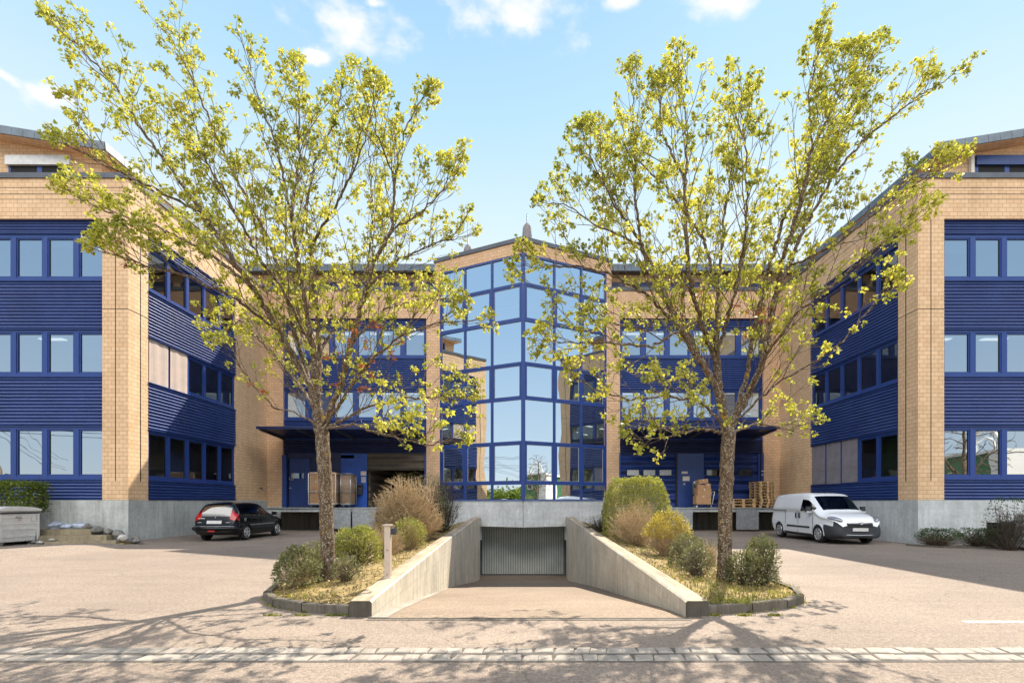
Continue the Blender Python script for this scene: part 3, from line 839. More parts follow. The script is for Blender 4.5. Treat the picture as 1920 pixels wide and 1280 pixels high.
# person behind the third window of the left wing's middle floor -> built with the skin modifier below
# ------------------------------------------------------------------ rear block
def rear():
    Y = 26.1
    t = thing('rear_building', 'warm brick rear building with blue loading docks behind both maple trees', 'office building', (0, Y, 0), 0, 'office buildings round the yard')
    for sg in (-1,1):
        mb = MB()
        S = lambda x: sg*x
        mb.box(S(4.3),S(5.15),Y,Y+.5,1.2,11.22); mb.box(S(12.78),S(13.75),Y,Y+.5,1.2,11.22)
        mb.box(S(4.3),S(13.75),Y,Y+.5,11.22,12.68)
        part('brick_wall', mb, M['brick_red'], t)
    for sg in (-1,1):
        mb = MB(); mb.box(sg*4.3,sg*13.6,Y-.05,Y+.5,12.682,12.86); part('parapet_cap', mb, M['zinc'], t)
        mb = MB(); mb.box(sg*12.78,sg*13.58,Y-.02,Y+.4,-.4,1.195); part('plinth', mb, M['concrete'], t)
    for sg in (-1,1):
        o, u, n = (sg*5.15, Y+.12), (sg,0), (0,-1); L = 7.63
        for z0, z1 in ((4.72,5.79),(7.465,9.11),(10.785,11.20)):
            mb = MB(); corr(mb, o, u, n, 0, L, z0, z1); part('ribbed_band', mb, M['blue'], t)
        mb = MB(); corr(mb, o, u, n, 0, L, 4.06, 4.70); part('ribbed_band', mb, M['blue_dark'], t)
        w = L/6
        for z0, z1 in LV[1:]:
            for k in range(6):
                place_window(t, o, u, n, (k*w if sg > 0 else (k+1)*w), z0, w, z1-z0, .11, 'glass', -.02)
    # attic
    for sg in (-1,1):
        o, u, n = (sg*3.0, 27.5), (sg,0), (0,-1)
        mb = MB(); ob(mb, o, u, n, 0, 13, 12.4, 12.95, 0, -.3); ob(mb, o, u, n, 0, 13, 13.75, 14.15, 0, -.3)
        for k in range(6):
            a = .6+k*2.1; ob(mb, o, u, n, a, a+.45, 12.95, 13.75, 0, -.3)
        part('attic_wall', mb, M['brick'], t)
        for k in range(5):
            a = 1.05+k*2.1
            place_window(t, o, u, n, a if sg > 0 else a+1.65, 12.95, 1.65, .78, .08, 'glass', -.05)
            if sg > 0 or k == 1:
                mb = MB(); ob(mb, o, u, n, a, a+1.65, 13.42, 13.72, .03, -.04); part('shutter_box', mb, M['blue_dark'], t)
    mb = MB(); mb.box(-15.3,15.3,27.0,33,14.152,14.22)
    rf = part('roof', mb, M['zinc'], t)
    mb = MB(); x = -15.3
    while x < 15.3:
        mb.box(x+.006,x+.50,26.95,27.0,14.14,14.52); x += .506
    part('slate_fascia', mb, M['slate'], rf)
    mb = MB(); mb.box(-15.3,15.3,27.001,33,14.22,14.5); part('roof_edge', mb, M['zinc'], rf)
    # rooms
    mb = MB()
    for sg in (-1,1):
        S = lambda x: sg*x
        for a, b in ((4.3,4.95),(7.58,8.28),(10.92,11.2)): mb.box(S(4.6),S(13.4),Y+.6,33,a,b)
        mb.box(S(4.6),S(13.4),31,31.2,4.95,11.2)
    part('interior', mb, M['white_in'], t)
    mb = MB(); mb.box(-13.4,13.4,33,33.2,1,14.1); mb.box(-15.2,15.2,28.2,28.4,12.3,14.1); part('rear_wall', mb, M['dark'], t)
    mb = MB()
    for sg in (-1,1):
        for i in range(4):
            for zc in (7.57,10.91): mb.box(sg*(5.6+i*1.9),sg*(6.7+i*1.9),Y+1.4,Y+1.65,zc-.03,zc-.005)
    part('ceiling_light', mb, M['lamp'], t)
    # docks
    for sg in (-1,1):
        S = lambda x: sg*x
        mb = MB(); mb.box(S(4.75),S(12.75 if sg<0 else 13.55),24.25,Y+6.0,.97,1.17)
        d = part('loading_dock', mb, M['concrete'], t)
        mb = MB(); mb.box(S(4.75),S(12.7 if sg<0 else 13.5),25.7,25.9,-.3,.965); part('dock_wall', mb, M['kerb'], d)  # dark stone tone puts the under-slab shade into the wall colour
        mb = MB(); mb.box(S(4.75),S(12.75 if sg<0 else 13.55),24.19,24.248,1.12,1.175); part('edge_rail', mb, M['steel'], d)
        for a, b in (((7.28,8.42),(8.52,10.9)) if sg<0 else ((7.35,8.35),(10.5,11.6))):
            if sg < 0: a, b = (a, b) if a < 8 else (8.5,9.9)
            mb = MB(); mb.box(S(a),S(b),24.17,24.21,.10 if sg>0 else .14,1.10)
            for q in range(26):
                for r_ in range(16):
                    xx = a+(b-a)*(q+.5)/26; zz = .13+.95*(r_+.5)/16
                    mb.box(S(xx-.009),S(xx+.009),24.164,24.17,zz-.02,zz+.02)
            part('tread_plate', mb, M['tread'], d)
        # canopy
        mb = MB()
        a, b = 5.2, (12.75 if sg < 0 else 12.25)
        pts = [(S(a),23.5,4.97),(S(b),23.5,4.97),(S(b),26.1,4.86),(S(a),26.1,4.86)]
        top = [(S(a),23.5,5.05),(S(b),23.5,5.05),(S(b),26.1,5.02),(S(a),26.1,5.02)]
        if sg < 0: pts = [pts[i] for i in (1,0,3,2)]; top = [top[i] for i in (1,0,3,2)]
        mb.hexa(pts+top)
        cp = part('dock_canopy', mb, M['blue_dark'], t)
        mb = MB(); mb.box(S(a-.02),S(b+.02),23.45,23.498,4.94,5.07); part('canopy_fascia', mb, M['blue_dark'], cp)
        for k in range(5):
            mb = MB(); x = a+.1+(b-a-.2)*k/4
            i = [(S(x-.03),23.55,4.89),(S(x+.03),23.55,4.89),(S(x+.03),26.09,4.72),(S(x-.03),26.09,4.72)]; j = [(S(x-.03),23.55,4.965),(S(x+.03),23.55,4.965),(S(x+.03),26.09,4.855),(S(x-.03),26.09,4.855)]
            if sg < 0: i = [i[k_] for k_ in (1,0,3,2)]; j = [j[k_] for k_ in (1,0,3,2)]
            mb.hexa(i+j)
            part('canopy_beam', mb, M['zinc'], cp)
    # left dock: steel double door, blue panel, open bay with half lowered sectional door
    zd0, zd1 = 1.175, 4.05
    mb = MB(); mb.box(-12.8,-8.33,Y+.2,Y+.3,1.0,4.4); mb.box(5.0,12.8,Y+.2,Y+.3,1.0,4.4); mb.box(-8.4,-5.0,Y+.2,Y+.3,4.06,4.4); part('door_backing', mb, M['dark'], t)  # added dark sheets behind the doors, block sky light leaking through the gaps
    mb = MB(); mb.box(-12.78,-12.55,Y-.10,Y+.1,zd0,3.95); part('guide_post', mb, M['blue_frame'], t)
    mb = MB(); mb.box(-12.55,-9.0,Y+.05,Y+.15,3.95,4.06); mb.box(-12.55,-9.0,Y+.02,Y+.06,3.78,3.95); part('door_lintel', mb, M['blue_dark'], t)
    for k, (a, b) in enumerate(((-12.50,-11.40),(-11.37,-9.05))):
        mb = MB(); mb.box(a,b,Y+.10,Y+.15,zd0+.02,3.77)
        dr = part('steel_door', mb, M['blue_dark'] if k else M['blue'], t)
        mb = MB(); mb.box(a+.12 if k==0 else a+.12,(a+.78) if k == 0 else a+.45,Y+.092,Y+.10,2.72,2.99); part('vision_panel', mb, M['glass'], dr)
        mb = MB(); mb.box(a+.15 if k==0 else a+.12,(a+.75) if k == 0 else a+.42,Y+.088,Y+.092,2.75,2.96); part('pane', mb, M['glass'], dr)
        if k == 0:
            mb = MB(); mb.tube([(a+.04,Y+.06,2.78),(a+.04,Y+.05,2.66),(a+.09,Y+.05,2.64),(a+.27,Y+.05,2.66)], .018, 8); part('handle', mb, M['alloy'], dr)
            mb = MB(); mb.tube([(a+.06,Y+.09,2.2),(a+.06,Y+.05,2.2)], .03, 10); mb.tube([(a+.06,Y+.05,2.2),(a+.16,Y+.05,2.21)], .012, 6); part('lock', mb, M['alloy'], dr)
    mb = MB(); mb.box(-9.7,-8.32,Y+.02,Y+.08,zd0,4.03); part('wall_panel', mb, M['blue_bright'], t, 'bright blue wall panel beside the open dock bay')
    mb = MB(); mb.box(-8.32,-5.2,Y+.06,Y+.12,3.15,4.03); part('sectional_door', mb, M['sect_grey'], t, 'brown sectional door half raised over open bay')
    mb = MB(); mb.box(-8.32,-5.2,Y+5.5,Y+5.6,zd0,4.05); mb.box(-8.3,-8.2,Y+.2,Y+5.5,zd0,4.05); mb.box(-5.3,-5.2,Y+.2,Y+5.5,zd0,4.05); mb.box(-8.3,-5.2,Y+.2,Y+5.5,4.052,4.15)
    part('dock_bay', mb, M['sect_grey'], t)
    mb = MB(); mb.box(-5.25,-5.15,Y-.02,Y+.1,zd0,4.06); part('guide_post', mb, M['blue_frame'], t)
    # right dock: two sectional doors with windows either side of a panel
    for (a, b), wins in (((5.18,8.12),((5.55,6.17),(6.42,7.04),(7.28,7.90))), ((9.62,12.52),((9.80,10.48),(10.72,11.2),(11.52,12.2)))):
        mb = MB(); mb.box(a,b,Y+.10,Y+.16,zd0,4.04)
        dr = part('sectional_door', mb, M['sect'], t)
        for i, (c, d) in enumerate(wins):
            mb = MB(); mb.box(c-.05,d+.05,Y+.085,Y+.10,2.83,3.21); wf = part('door_window', mb, M['gasket'], dr)
            mb = MB(); mb.box(c,d,Y+.078,Y+.085,2.88,3.16); part('pane', mb, M['paper'] if a < 6 else M['glass_dark'], wf)
    mb = MB(); mb.box(8.30,9.62,Y+.04,Y+.10,zd0,4.04); part('wall_panel', mb, M['blue'], t)
    mb = MB(); mb.box(8.12,8.22,Y+.04,Y+.16,zd0,4.04); part('door_jamb', mb, M['gasket'], t)
    for bx_ in ((8.22,8.30,Y+.02,Y+.12,zd0,4.04),(12.52,12.6,Y+.02,Y+.12,zd0,4.04),(5.10,5.18,Y-.01,Y+.12,zd0,4.06),(12.66,12.79,Y-.03,Y+.12,zd0,4.04)):
        mb = MB(); mb.box(*bx_); part('guide_post', mb, M['blue_frame'], t)
    mb = MB(); mb.box(12.6,12.66,Y+.06,Y+.12,zd0,4.04); part('door_jamb', mb, M['gasket'], t)
    return t
REAR = rear()

# small things on the dock walls
def notice(x, z, w, h, y, label, mat='paper'):
    mb = MB(); mb.box(-w/2,w/2,-.012,0,-h/2,h/2)
    o = part('notice_sign', mb, M[mat], None); o.location = (x, y, z); tag(o, label, 'sign', 'notices on the dock walls')
Yp = 26.12
notice(-8.50,2.98,.29,.22,Yp,'small tan notice on the bright blue panel, above the white sheet','paper_plain')
notice(-9.02,2.66,.36,.26,Yp,'wide printed notice on bright blue panel above the two letterboxes')
notice(-8.50,2.64,.24,.32,Yp,'upright white printed sheet on bright blue panel under the tan notice')
notice(8.60,3.02,.32,.12,26.14,'thin tan strip notice on blue panel beside the striped roller door','paper_plain')
notice(8.68,2.70,.36,.24,26.14,'cream framed notice on blue panel under the thin strip notice','paper_plain')
notice(8.58,2.41,.09,.09,26.14,'tiny square white label on blue panel under the framed notice','paper')
notice(12.72,3.10,.16,.05,26.07,'narrow white label on dock door post, upper of two','paper')
notice(12.72,2.90,.16,.05,26.07,'narrow white label on dock door post, lower of two','paper')
for x, lab in ((-9.12,'black letterbox on bright blue panel, next to the dark roll container'),(-8.70,'black letterbox on bright blue panel, nearer the open dock bay')):
    t = thing('letterbox', lab, 'letterbox', (x, Yp, 1.85), 0, 'letterboxes on the dock wall')
    mb = MB()
    mb.hexa([(-.17,-.16,0),(.17,-.16,0),(.17,0,0),(-.17,0,0),(-.17,-.16,.50),(.17,-.16,.50),(.17,0,.56),(-.17,0,.56)]); part('body', mb, M['plastic'], t, local=True)
    mb = MB(); mb.box(-.15,.15,-.175,-.161,.36,.47); part('flap', mb, M['black'], t, local=True)
    mb = MB(); mb.box(-.13,.13,-.18,-.176,.335,.35); mb.box(-.13,.13,-.18,-.162,.52,.535); part('slot_trim', mb, M['steel'], t, local=True)
t = thing('wall_dispenser', 'grey wall box with dark window fixed beside parcel trolley', 'wall box', (9.17, 26.14, 1.85))
mb = MB(); mb.box(-.17,.17,-.13,0,0,.62); mb.lathe([(.17,-.13),(.17,0)], 16, 'z', (0,0,0)) if False else None
mb.hexa([(-.15,-.12,.62),(.15,-.12,.62),(.15,0,.62),(-.15,0,.62),(-.11,-.09,.70),(.11,-.09,.70),(.11,0,.70),(-.11,0,.70)])
part('housing', mb, M['steel'], t, local=True)
mb = MB(); mb.box(-.12,.12,-.138,-.131,.36,.52); mb.box(-.09,.09,-.138,-.131,.08,.28); part('hatch', mb, M['plastic'], t, local=True)
t = thing('wall_tap', 'small dark outdoor tap on side brick wall near the dock', 'tap', (-13.58, 25.3, 2.15))
mb = MB(); mb.tube([(0,0,0),(.10,0,0),(.14,0,-.05),(.14,0,-.11)], .02, 8); mb.tube([(.07,-.06,.04),(.07,.06,.04)], .014, 8); mb.tube([(.07,0,0),(.07,0,.05)], .012, 8)
part('spout', mb, M['plastic'], t, local=True)

# ------------------------------------------------------------------ glass tower
def tower():
    k, Ya, XW, XB = .48, 24.0, 4.42, 4.72
    t = thing('glass_tower', 'V-fronted mirror glass tower in blue framing above the garage door', 'glass tower', (0, Ya, 0), 0, 'office buildings round the yard')
    c = math.hypot(1,k); 
    rows = [(.04+1.5,.87+1.5,0),(.87+1.5,2.9+1.5,1),(2.9+1.5,5.03+1.5,0),(5.03+1.5,6.77+1.5,1),(6.77+1.5,8.87+1.5,0),(8.87+1.5,10.65+1.5,1),(10.65+1.5,12.12+1.5,0)]
    cols = [0.0,1.58,3.02,XW]
    for sg in (-1,1):
        u = (sg/c, k/c); n = (sg*-1*-k/c*-1, -1/c) if False else (-sg*-k/c*-1, -1/c)
        n = (sg*k/c, -1/c)
        o = (0, Ya)
        # frame grid
        mb = MB()
        for i, x in enumerate(cols):
            a = x*c; w_ = .075 if i else .10
            if i == 0: ob(mb, o, u, n, .0, .10, 1.54, 13.62, .03, -.10)
            elif i == 3: ob(mb, o, u, n, a-.10, a, 1.54, 13.62, .03, -.10)
            else: ob(mb, o, u, n, a-.05, a+.05, 1.54, 13.62, .03, -.10)
        spans = [(.10, cols[1]*c-.05), (cols[1]*c+.05, cols[2]*c-.05), (cols[2]*c+.05, XW*c-.10)]
        for z0, z1, th in rows:
            for a, b in spans: ob(mb, o, u, n, a, b, z0-.055 if z0 > 1.6 else z0, z0+.055, .028, -.10)
        for a, b in spans: ob(mb, o, u, n, a, b, 13.52, 13.62, .028, -.10)
        fr = part('frame_grid', mb, M['blue_frame'], t)
        for z0, z1, th in rows:
            for a, b in spans:
                za, zb = z0+.055, (z1-.055 if z1 < 13.6 else 13.52)
                if th:
                    f_ = MB(); s_ = .10
                    ob(f_, o, u, n, a, a+s_, za, zb, .012, -.08); ob(f_, o, u, n, b-s_, b, za, zb, .012, -.08)
                    ob(f_, o, u, n, a+s_, b-s_, za, za+s_*.8, .012, -.08); ob(f_, o, u, n, a+s_, b-s_, zb-s_*.8, zb, .012, -.08)
                    wf = part('window', f_, M['blue_frame'], t)
                    a2, b2, z2, z3 = a+s_, b-s_, za+s_*.8, zb-s_*.8
                    g_ = .014; fg = MB()
                    ob(fg, o, u, n, a2, a2+g_, z2, z3, -.012, -.03); ob(fg, o, u, n, b2-g_, b2, z2, z3, -.012, -.03); ob(fg, o, u, n, a2+g_, b2-g_, z2, z2+g_, -.012, -.03); ob(fg, o, u, n, a2+g_, b2-g_, z3-g_, z3, -.012, -.03)
                    part('bead', fg, M['alloy'], wf); par = wf
                else: a2, b2, z2, z3 = a, b, za, zb; par = t
                gm = MB()
                # slightly bowed insulated pane
                N = 8; tl = RNG.normal(0,.0012)
                def Q(i, j):
                    s_, r_ = i/N, j/N
                    bow = -.030 + .0035*(1-(2*s_-1)**2)*(1-(2*r_-1)**2)*RNG_B + tl*(s_-.5)
                    aa = a2+(b2-a2)*s_; zz = z2+(z3-z2)*r_
                    return (o[0]+u[0]*aa+n[0]*bow, o[1]+u[1]*aa+n[1]*bow, zz)
                RNG_B = RNG.uniform(-1,1)
                for i in range(N):
                    for j in range(N):
                        q = (Q(i,j),Q(i+1,j),Q(i+1,j+1),Q(i,j+1)); gm.quad(*(q if sg > 0 else q[::-1]), 0, True)
                part('pane', gm, M['mirror'], par, weld=True)
        # brick band and margin
        mb = MB()
        ob(mb, o, u, n, 0, XB*c, 13.62, 14.22, .02, -.4)
        ob(mb, o, u, n, XW*c, XB*c, 1.54, 13.62, .02, -.4)
        part('brick_wall', mb, M['brick_red'], t)
        mb = MB(); ob(mb, o, u, n, 0, XB*c+.05, 14.222, 14.42, .07, -.45); part('parapet_cap', mb, M['zinc'], t)
        mb = MB(); mb.box(sg*(XB-.06),sg*(XB+.0),Ya+k*XB+.40,27.4,12.8,14.2); part('side_wall', mb, M['brick_red'], t)
        # concrete base
        mb = MB()
        ob(mb, o, u, n, 0, 4.85*c, .22, 1.50, .06, -.35)
        ob(mb, o, u, n, 2.28*c, 4.85*c, -.5, .22, .06, -.35)
        part('base_wall', mb, M['concrete_r'], t)
        mb = MB(); ob(mb, o, u, n, 0, 4.85*c, 1.502, 1.54, .09, -.12); part('sill', mb, M['sill'], t)
        mb = MB(); mb.box(sg*2.29,sg*2.6,25.4,26.6,-2.6,.4); part('garage_jamb', mb, M['concrete'], t)
    mb = MB(); mb.box(-.08,.08,Ya-.09,Ya+.02,1.54,13.62); part('corner_mullion', mb, M['blue_frame'], t)
    mb = MB(); mb.prism([(0,24.5),(2.6,25.75),(2.6,26.6),(-2.6,26.6),(-2.6,25.75)], .25, .4); part('soffit', mb, M['concrete'], t)
    mb = MB(); mb.box(-2.29,2.29,26.3,26.36,-2.5,.3); [mb.box(-2.18+q*.128,-2.18+q*.128+.085,26.27,26.299,-2.39,.3,1) for q in range(34)]; gd = part('garage_door', mb, [M['garage_groove_shade'], M['garage']], t)
    mb = MB(); mb.box(-2.29,-2.2,26.2,26.298,-2.5,.26); mb.box(2.2,2.29,26.2,26.298,-2.5,.26); mb.box(-2.2,2.2,26.27,26.298,-2.5,-2.40); part('door_track', mb, M['zinc'], gd)
    mb = MB(); mb.prism([(0,24.5),(4.6,26.75),(4.6,31),(-4.6,31),(-4.6,26.75)], 13.7, 14.1); part('roof', mb, M['zinc'], t)
    # floors and the stair core behind the glass
    mb = MB()
    for z in (1.2,4.4,7.8,11.2): mb.prism([(0,24.9),(4.2,26.95),(4.2,30),(-4.2,30),(-4.2,26.95)], z, z+.3)
    mb.box(-4.2,4.2,30,30.2,1,13.6)
    part('interior', mb, M['white_in'], t)
    return t
TOWER = tower()

# closed parasols on the roof terraces
for x, y, zt, lab in ((.20,25.4,16.35,'closed grey parasol above the apex of the tower roof'),(-2.93,26.0,15.55,'closed grey parasol at left on the tower roof, behind leaves')):
    t = thing('closed_parasol', lab, 'parasol', (x, y, zt-2.2), 0, 'closed parasols on the roof')
    mb = MB(); mb.tube([(0,0,-.2),(0,0,2.2)], .025, 8); part('pole', mb, M['zinc'], t, local=True)
    mb = MB(); n = 20; prof = [(.17,.0),(.21,.5),(.20,1.15),(.175,1.52),(.10,1.66),(.035,1.74)]
    i0 = len(mb.v)
    for r, h in prof:
        for j in range(n):
            a = 2*math.pi*j/n; q = r*(1+.22*math.cos(5*a*2)); mb.v.append((q*math.cos(a), q*math.sin(a), h))
    for a in range(len(prof)-1):
        for j in range(n):
            mb.f.append((i0+a*n+j,i0+a*n+(j+1)%n,i0+(a+1)*n+(j+1)%n,i0+(a+1)*n+j)); mb.m.append(0); mb.sm.append(True)
    part('canopy', mb, M['parasol'], t, local=True)
# ------------------------------------------------------------------ trees
def inpoly(px, py, poly):
    p = np.array(poly, float); n = len(p); ins = np.zeros(len(px), bool); j = n-1
    for i in range(n):
        xi, yi = p[i]; xj, yj = p[j]
        c = ((yi > py) != (yj > py)) & (px < (xj-xi)*(py-yi)/(yj-yi+1e-12)+xi)
        ins ^= c; j = i
    return ins

def grow(limbs, attract, step, infl, kill, maxit=120, up=.10, seed=1, fork=None):
    """space colonisation from the hand-laid limbs; returns positions, parent index"""
    rng = np.random.default_rng(seed)
    pos = []; par = []
    for pl in limbs:
        pts = [Vector(p) for p in pl]
        # attach to the nearest existing node
        if pos:
            arr = np.array(pos); i = int(np.argmin(((arr-np.array(pts[0]))**2).sum(1))); prev = i
        else: prev = -1
        if prev == -1:
            pos.append(tuple(pts[0])); par.append(-1); prev = 0
        cur = Vector(pos[prev])
        for k, q in enumerate(pts):
            if k == 0 and (q-cur).length < step*.7: continue
            seg = q-cur; m = max(1, int(round(seg.length/step)))
            for a in range(1, m+1):
                w = Vector(rng.normal(0, .012, 3))
                pos.append(tuple(cur+seg*(a/m)+w)); par.append(prev); prev = len(pos)-1
            cur = q
    pos = [np.array(p) for p in pos]
    A = attract.copy(); alive = np.ones(len(A), bool)
    nd = np.full(len(A), 1e9); ni = np.full(len(A), -1)
    def upd(new):
        P = np.array([pos[i] for i in new])
        for c in range(0, len(P), 400):
            D = ((A[:,None,:]-P[None,c:c+400,:])**2).sum(2); j = D.argmin(1); d = D[np.arange(len(A)), j]
            b = d < nd; nd[b] = d[b]; ni[b] = np.array(new[c:c+400])[j[b]]
    upd(list(range(len(pos))))
    nch = {}
    for it in range(maxit):
        alive &= nd > kill*kill
        sel = alive & (nd < infl*infl)
        if not sel.any(): break
        idx = ni[sel]; dirs = A[sel]-np.array([pos[i] for i in idx]); dirs /= np.linalg.norm(dirs, axis=1)[:,None]+1e-9
        uq, inv = np.unique(idx, return_inverse=True)
        acc = np.zeros((len(uq),3)); np.add.at(acc, inv, dirs)
        new = []
        for i, a in zip(uq, acc):
            if nch.get(i,0) >= 3: alive[(ni == i) & alive] = False; continue
            L = np.linalg.norm(a)
            if L < .15: a = a + rng.normal(0,.4,3)
            d = a/(np.linalg.norm(a)+1e-9)
            if par[i] >= 0:
                pd = pos[i]-pos[par[i]]; d = d+1.15*pd/(np.linalg.norm(pd)+1e-9)
            if fork is not None:
                q_ = pos[i]-fork; d = d+.75*q_/(np.linalg.norm(q_)+1e-9)
            d = d+np.array([0,0,up])+rng.normal(0,.16,3); d /= np.linalg.norm(d)
            if fork is not None and pos[i][2] > fork[2]+.3:
                q_ = pos[i]-fork; q_ /= np.linalg.norm(q_)+1e-9
                if d@q_ < .38: alive[(ni == i) & alive] = False; continue
            pos.append(pos[i]+d*step); par.append(int(i)); new.append(len(pos)-1); nch[i] = nch.get(i,0)+1
        if not new: break
        upd(new)
        if len(pos) > 30000: break
    return np.array(pos), np.array(par)

def ramify(limbs, outline, fork, rng, step=.085):
    """limbs -> side branches -> twigs; every shoot leaves its parent at a narrow angle and leans up and outward"""
    pos, par = [], []
    O = [tuple(p) for p in outline]
    def inside(p):
        u = PX+F*p[0]/p[1]; v = PY-F*(p[2]-CH)/p[1]
        return inpoly(np.array([u]), np.array([v]), O)[0]
    def chain(start, pts, jit):
        prev = start; cur = np.array(pos[start]) if start >= 0 else np.array(pts[0]); out = []
        if start < 0: pos.append(cur); par.append(-1); prev = 0; out.append(0)
        for q in pts[1:] if start < 0 else pts:
            q = np.array(q); sg = q-cur; L = np.linalg.norm(sg); m = max(1, int(round(L/step)))
            for a in range(1, m+1):
                pos.append(cur+sg*(a/m)+rng.normal(0,jit,3)); par.append(prev); prev = len(pos)-1; out.append(prev)
            cur = q
        return out
    mains = []
    for k, pl in enumerate(limbs):
        if k == 0: mains.append(chain(-1, pl, .006)); continue
        d2 = ((np.array(pos)-np.array(pl[0]))**2).sum(1); mains.append(chain(int(d2.argmin()), pl[1:], .012))
    def shoot(i, d, L, bend, jit):
        """grow one shoot from node i along d; returns its nodes"""
        p = np.array(pos[i]); out = []; prev = i; n = max(2, int(L/step)); miss = 0
        for a in range(n):
            d = d+bend/n+rng.normal(0,jit,3); d /= np.linalg.norm(d)
            q = p+d*step
            if not inside(q):
                miss += 1
                if miss > 1: break
            pos.append(q); par.append(prev); prev = len(pos)-1; out.append(prev); p = q
        return out, d
    def side(d, ang, az):
        e1 = np.cross(d, (0,0,1.0)); n_ = np.linalg.norm(e1); e1 = e1/n_ if n_ > .05 else np.array((1.0,0,0))
        e2 = np.cross(d, e1)
        return d*math.cos(ang)+(e1*math.cos(az)+e2*math.sin(az))*math.sin(ang)
    lvl1 = []
    for k, nodes in enumerate(mains):
        if k == 0: continue
        az = rng.uniform(0,6.28); n = len(nodes); nxt = max(3, int(n*.13))
        while nxt < n:
            i = nodes[nxt]; d = np.array(pos[i])-np.array(pos[nodes[max(0,nxt-3)]]); d /= np.linalg.norm(d)+1e-9
            f = nxt/n; az += 2.4+rng.normal(0,.4)
            q = side(d, math.radians(rng.uniform(30,55)), az)
            rad = np.array(pos[i])-fork; rad[2] = max(rad[2],0)+.2; rad /= np.linalg.norm(rad)
            q = q*.9+rad*.35+np.array((0,0,.16)); q /= np.linalg.norm(q)
            L = rng.uniform(.55,1.25)*(1.35-.75*f)*(1.25 if rng.random() < .25 else 1)
            nd, _ = shoot(i, q, L, np.array((0,0,.30))+rad*.2, .05)
            if len(nd) > 1: lvl1.append(nd)
            nxt += max(1, int(rng.uniform(1.6,3.2)*(1.25-.45*f)))
        # the limb's own leader runs on a little
        i = nodes[-1]; d = np.array(pos[i])-np.array(pos[nodes[-4]]); d /= np.linalg.norm(d)
        nd, _ = shoot(i, d, .45, np.array((0,0,.2)), .05); lvl1.append(nodes[-8:]+nd)
    lvl2 = []
    for nd in lvl1:
        az = rng.uniform(0,6.28); n = len(nd); j = 2 if n > 4 else 1
        while j < n:
            i = nd[j]; pr = par[i]; d = np.array(pos[i])-np.array(pos[pr]); d /= np.linalg.norm(d)+1e-9
            az += 2.6+rng.normal(0,.5); q = side(d, math.radians(rng.uniform(32,62)), az)
            rad = np.array(pos[i])-fork; rad /= np.linalg.norm(rad); q = q+rad*.25+np.array((0,0,.14)); q /= np.linalg.norm(q)
            t, _ = shoot(i, q, rng.uniform(.16,.52)*(1.2-.4*j/n), np.array((0,0,.30)), .09)
            if t: lvl2.append(t)
            j += int(rng.integers(1,4))
    for t in lvl2:
        if len(t) > 2 and rng.random() < .6:
            i = t[len(t)//2]; d = np.array(pos[i])-np.array(pos[par[i]]); d /= np.linalg.norm(d)+1e-9
            shoot(i, side(d, math.radians(rng.uniform(35,65)), rng.uniform(0,6.28))+np.array((0,0,.1)), rng.uniform(.12,.26), np.array((0,0,.2)), .08)
    return np.array(pos), np.array(par)

def branch_mesh(pos, par, trunk_r, rtip, n_big=10, exp=2.1, flare=None):
    N = len(pos); kids = [[] for _ in range(N)]
    for i, p in enumerate(par):
        if p >= 0: kids[p].append(i)
    acc = np.zeros(N); order = np.argsort(-np.arange(N))
    # children always have a larger index than their parent
    for i in range(N-1, -1, -1):
        if not kids[i]: acc[i] = 1.0
        else: acc[i] = sum(acc[c] for c in kids[i])+.03
    rad = trunk_r*(acc/acc[0])**(1/exp); rad = np.maximum(rad, rtip)
    tipd = np.zeros(N)
    for i in range(N-1, -1, -1):
        tipd[i] = 0 if not kids[i] else 1+max(tipd[c] for c in kids[i])
    mb = MB(); stack = [(0, None)]
    while stack:
        s, base = stack.pop()
        chain = [s] if base is None else [base, s]
        cur = s
        while kids[cur]:
            ks = sorted(kids[cur], key=lambda c: -acc[c])
            for c in ks[1:]: stack.append((c, cur))
            cur = ks[0]; chain.append(cur)
        r = [rad[i] for i in chain]
        if base is not None: r[0] = min(rad[base]*.8, r[1]*1.35)
        if base is None and flare: r = [rr*(1+flare*math.exp(-k*.55)) for k, rr in enumerate(r)]
        m = max(r); n = n_big if m > .05 else (6 if m > .015 else 4)
        if len(chain) > 1: mb.tube([pos[i] for i in chain], r, n, caps=(n > 6))
    return mb, rad, tipd, kids

def leaf_template():
    # five-lobed maple leaf, unit length, folded a little along the midrib
    h = [(0,0),(.16,.10),(.48,.02),(.34,.22),(.60,.44),(.32,.44),(.26,.62),(.0,1.0)]
    pts = [(x,y) for x,y in h] + [(-x,y) for x,y in h[-2:0:-1]]
    return np.array([(x,y,-.10*abs(x)*2.2+(-.18*y*y)) for x,y in pts])
LT = leaf_template()
SIMPLE = np.array([(0,0,0),(.26,.35,.05),(.20,.72,.02),(0,1,-.08),(-.20,.72,.02),(-.26,.35,.05)])
def leaves(name, P, D, S, tmpl, mats, mi=None, rng=RNG, droop=.3):
    """one leaf per row: base point P, pointing D, size S"""
    n = len(P); D = D/(np.linalg.norm(D,axis=1)[:,None]+1e-9)
    R = rng.normal(0,1,(n,3)); R[:,2] += .9
    X = np.cross(D, R); X /= np.linalg.norm(X,axis=1)[:,None]+1e-9
    Z = np.cross(X, D)
    k = len(tmpl)
    V = P[:,None,:] + S[:,None,None]*(tmpl[None,:,0,None]*X[:,None,:] + tmpl[None,:,1,None]*D[:,None,:] + tmpl[None,:,2,None]*Z[:,None,:])
    b = (np.arange(n)*k)[:,None,None]
    tri = np.array([(0,i,i+1) for i in range(1,k-1)])
    T = (b+tri[None]).reshape(-1,3)
    m = None if mi is None else np.repeat(mi, len(tri))
    return np_mesh(name, V.reshape(-1,3), None, T, mats, m)

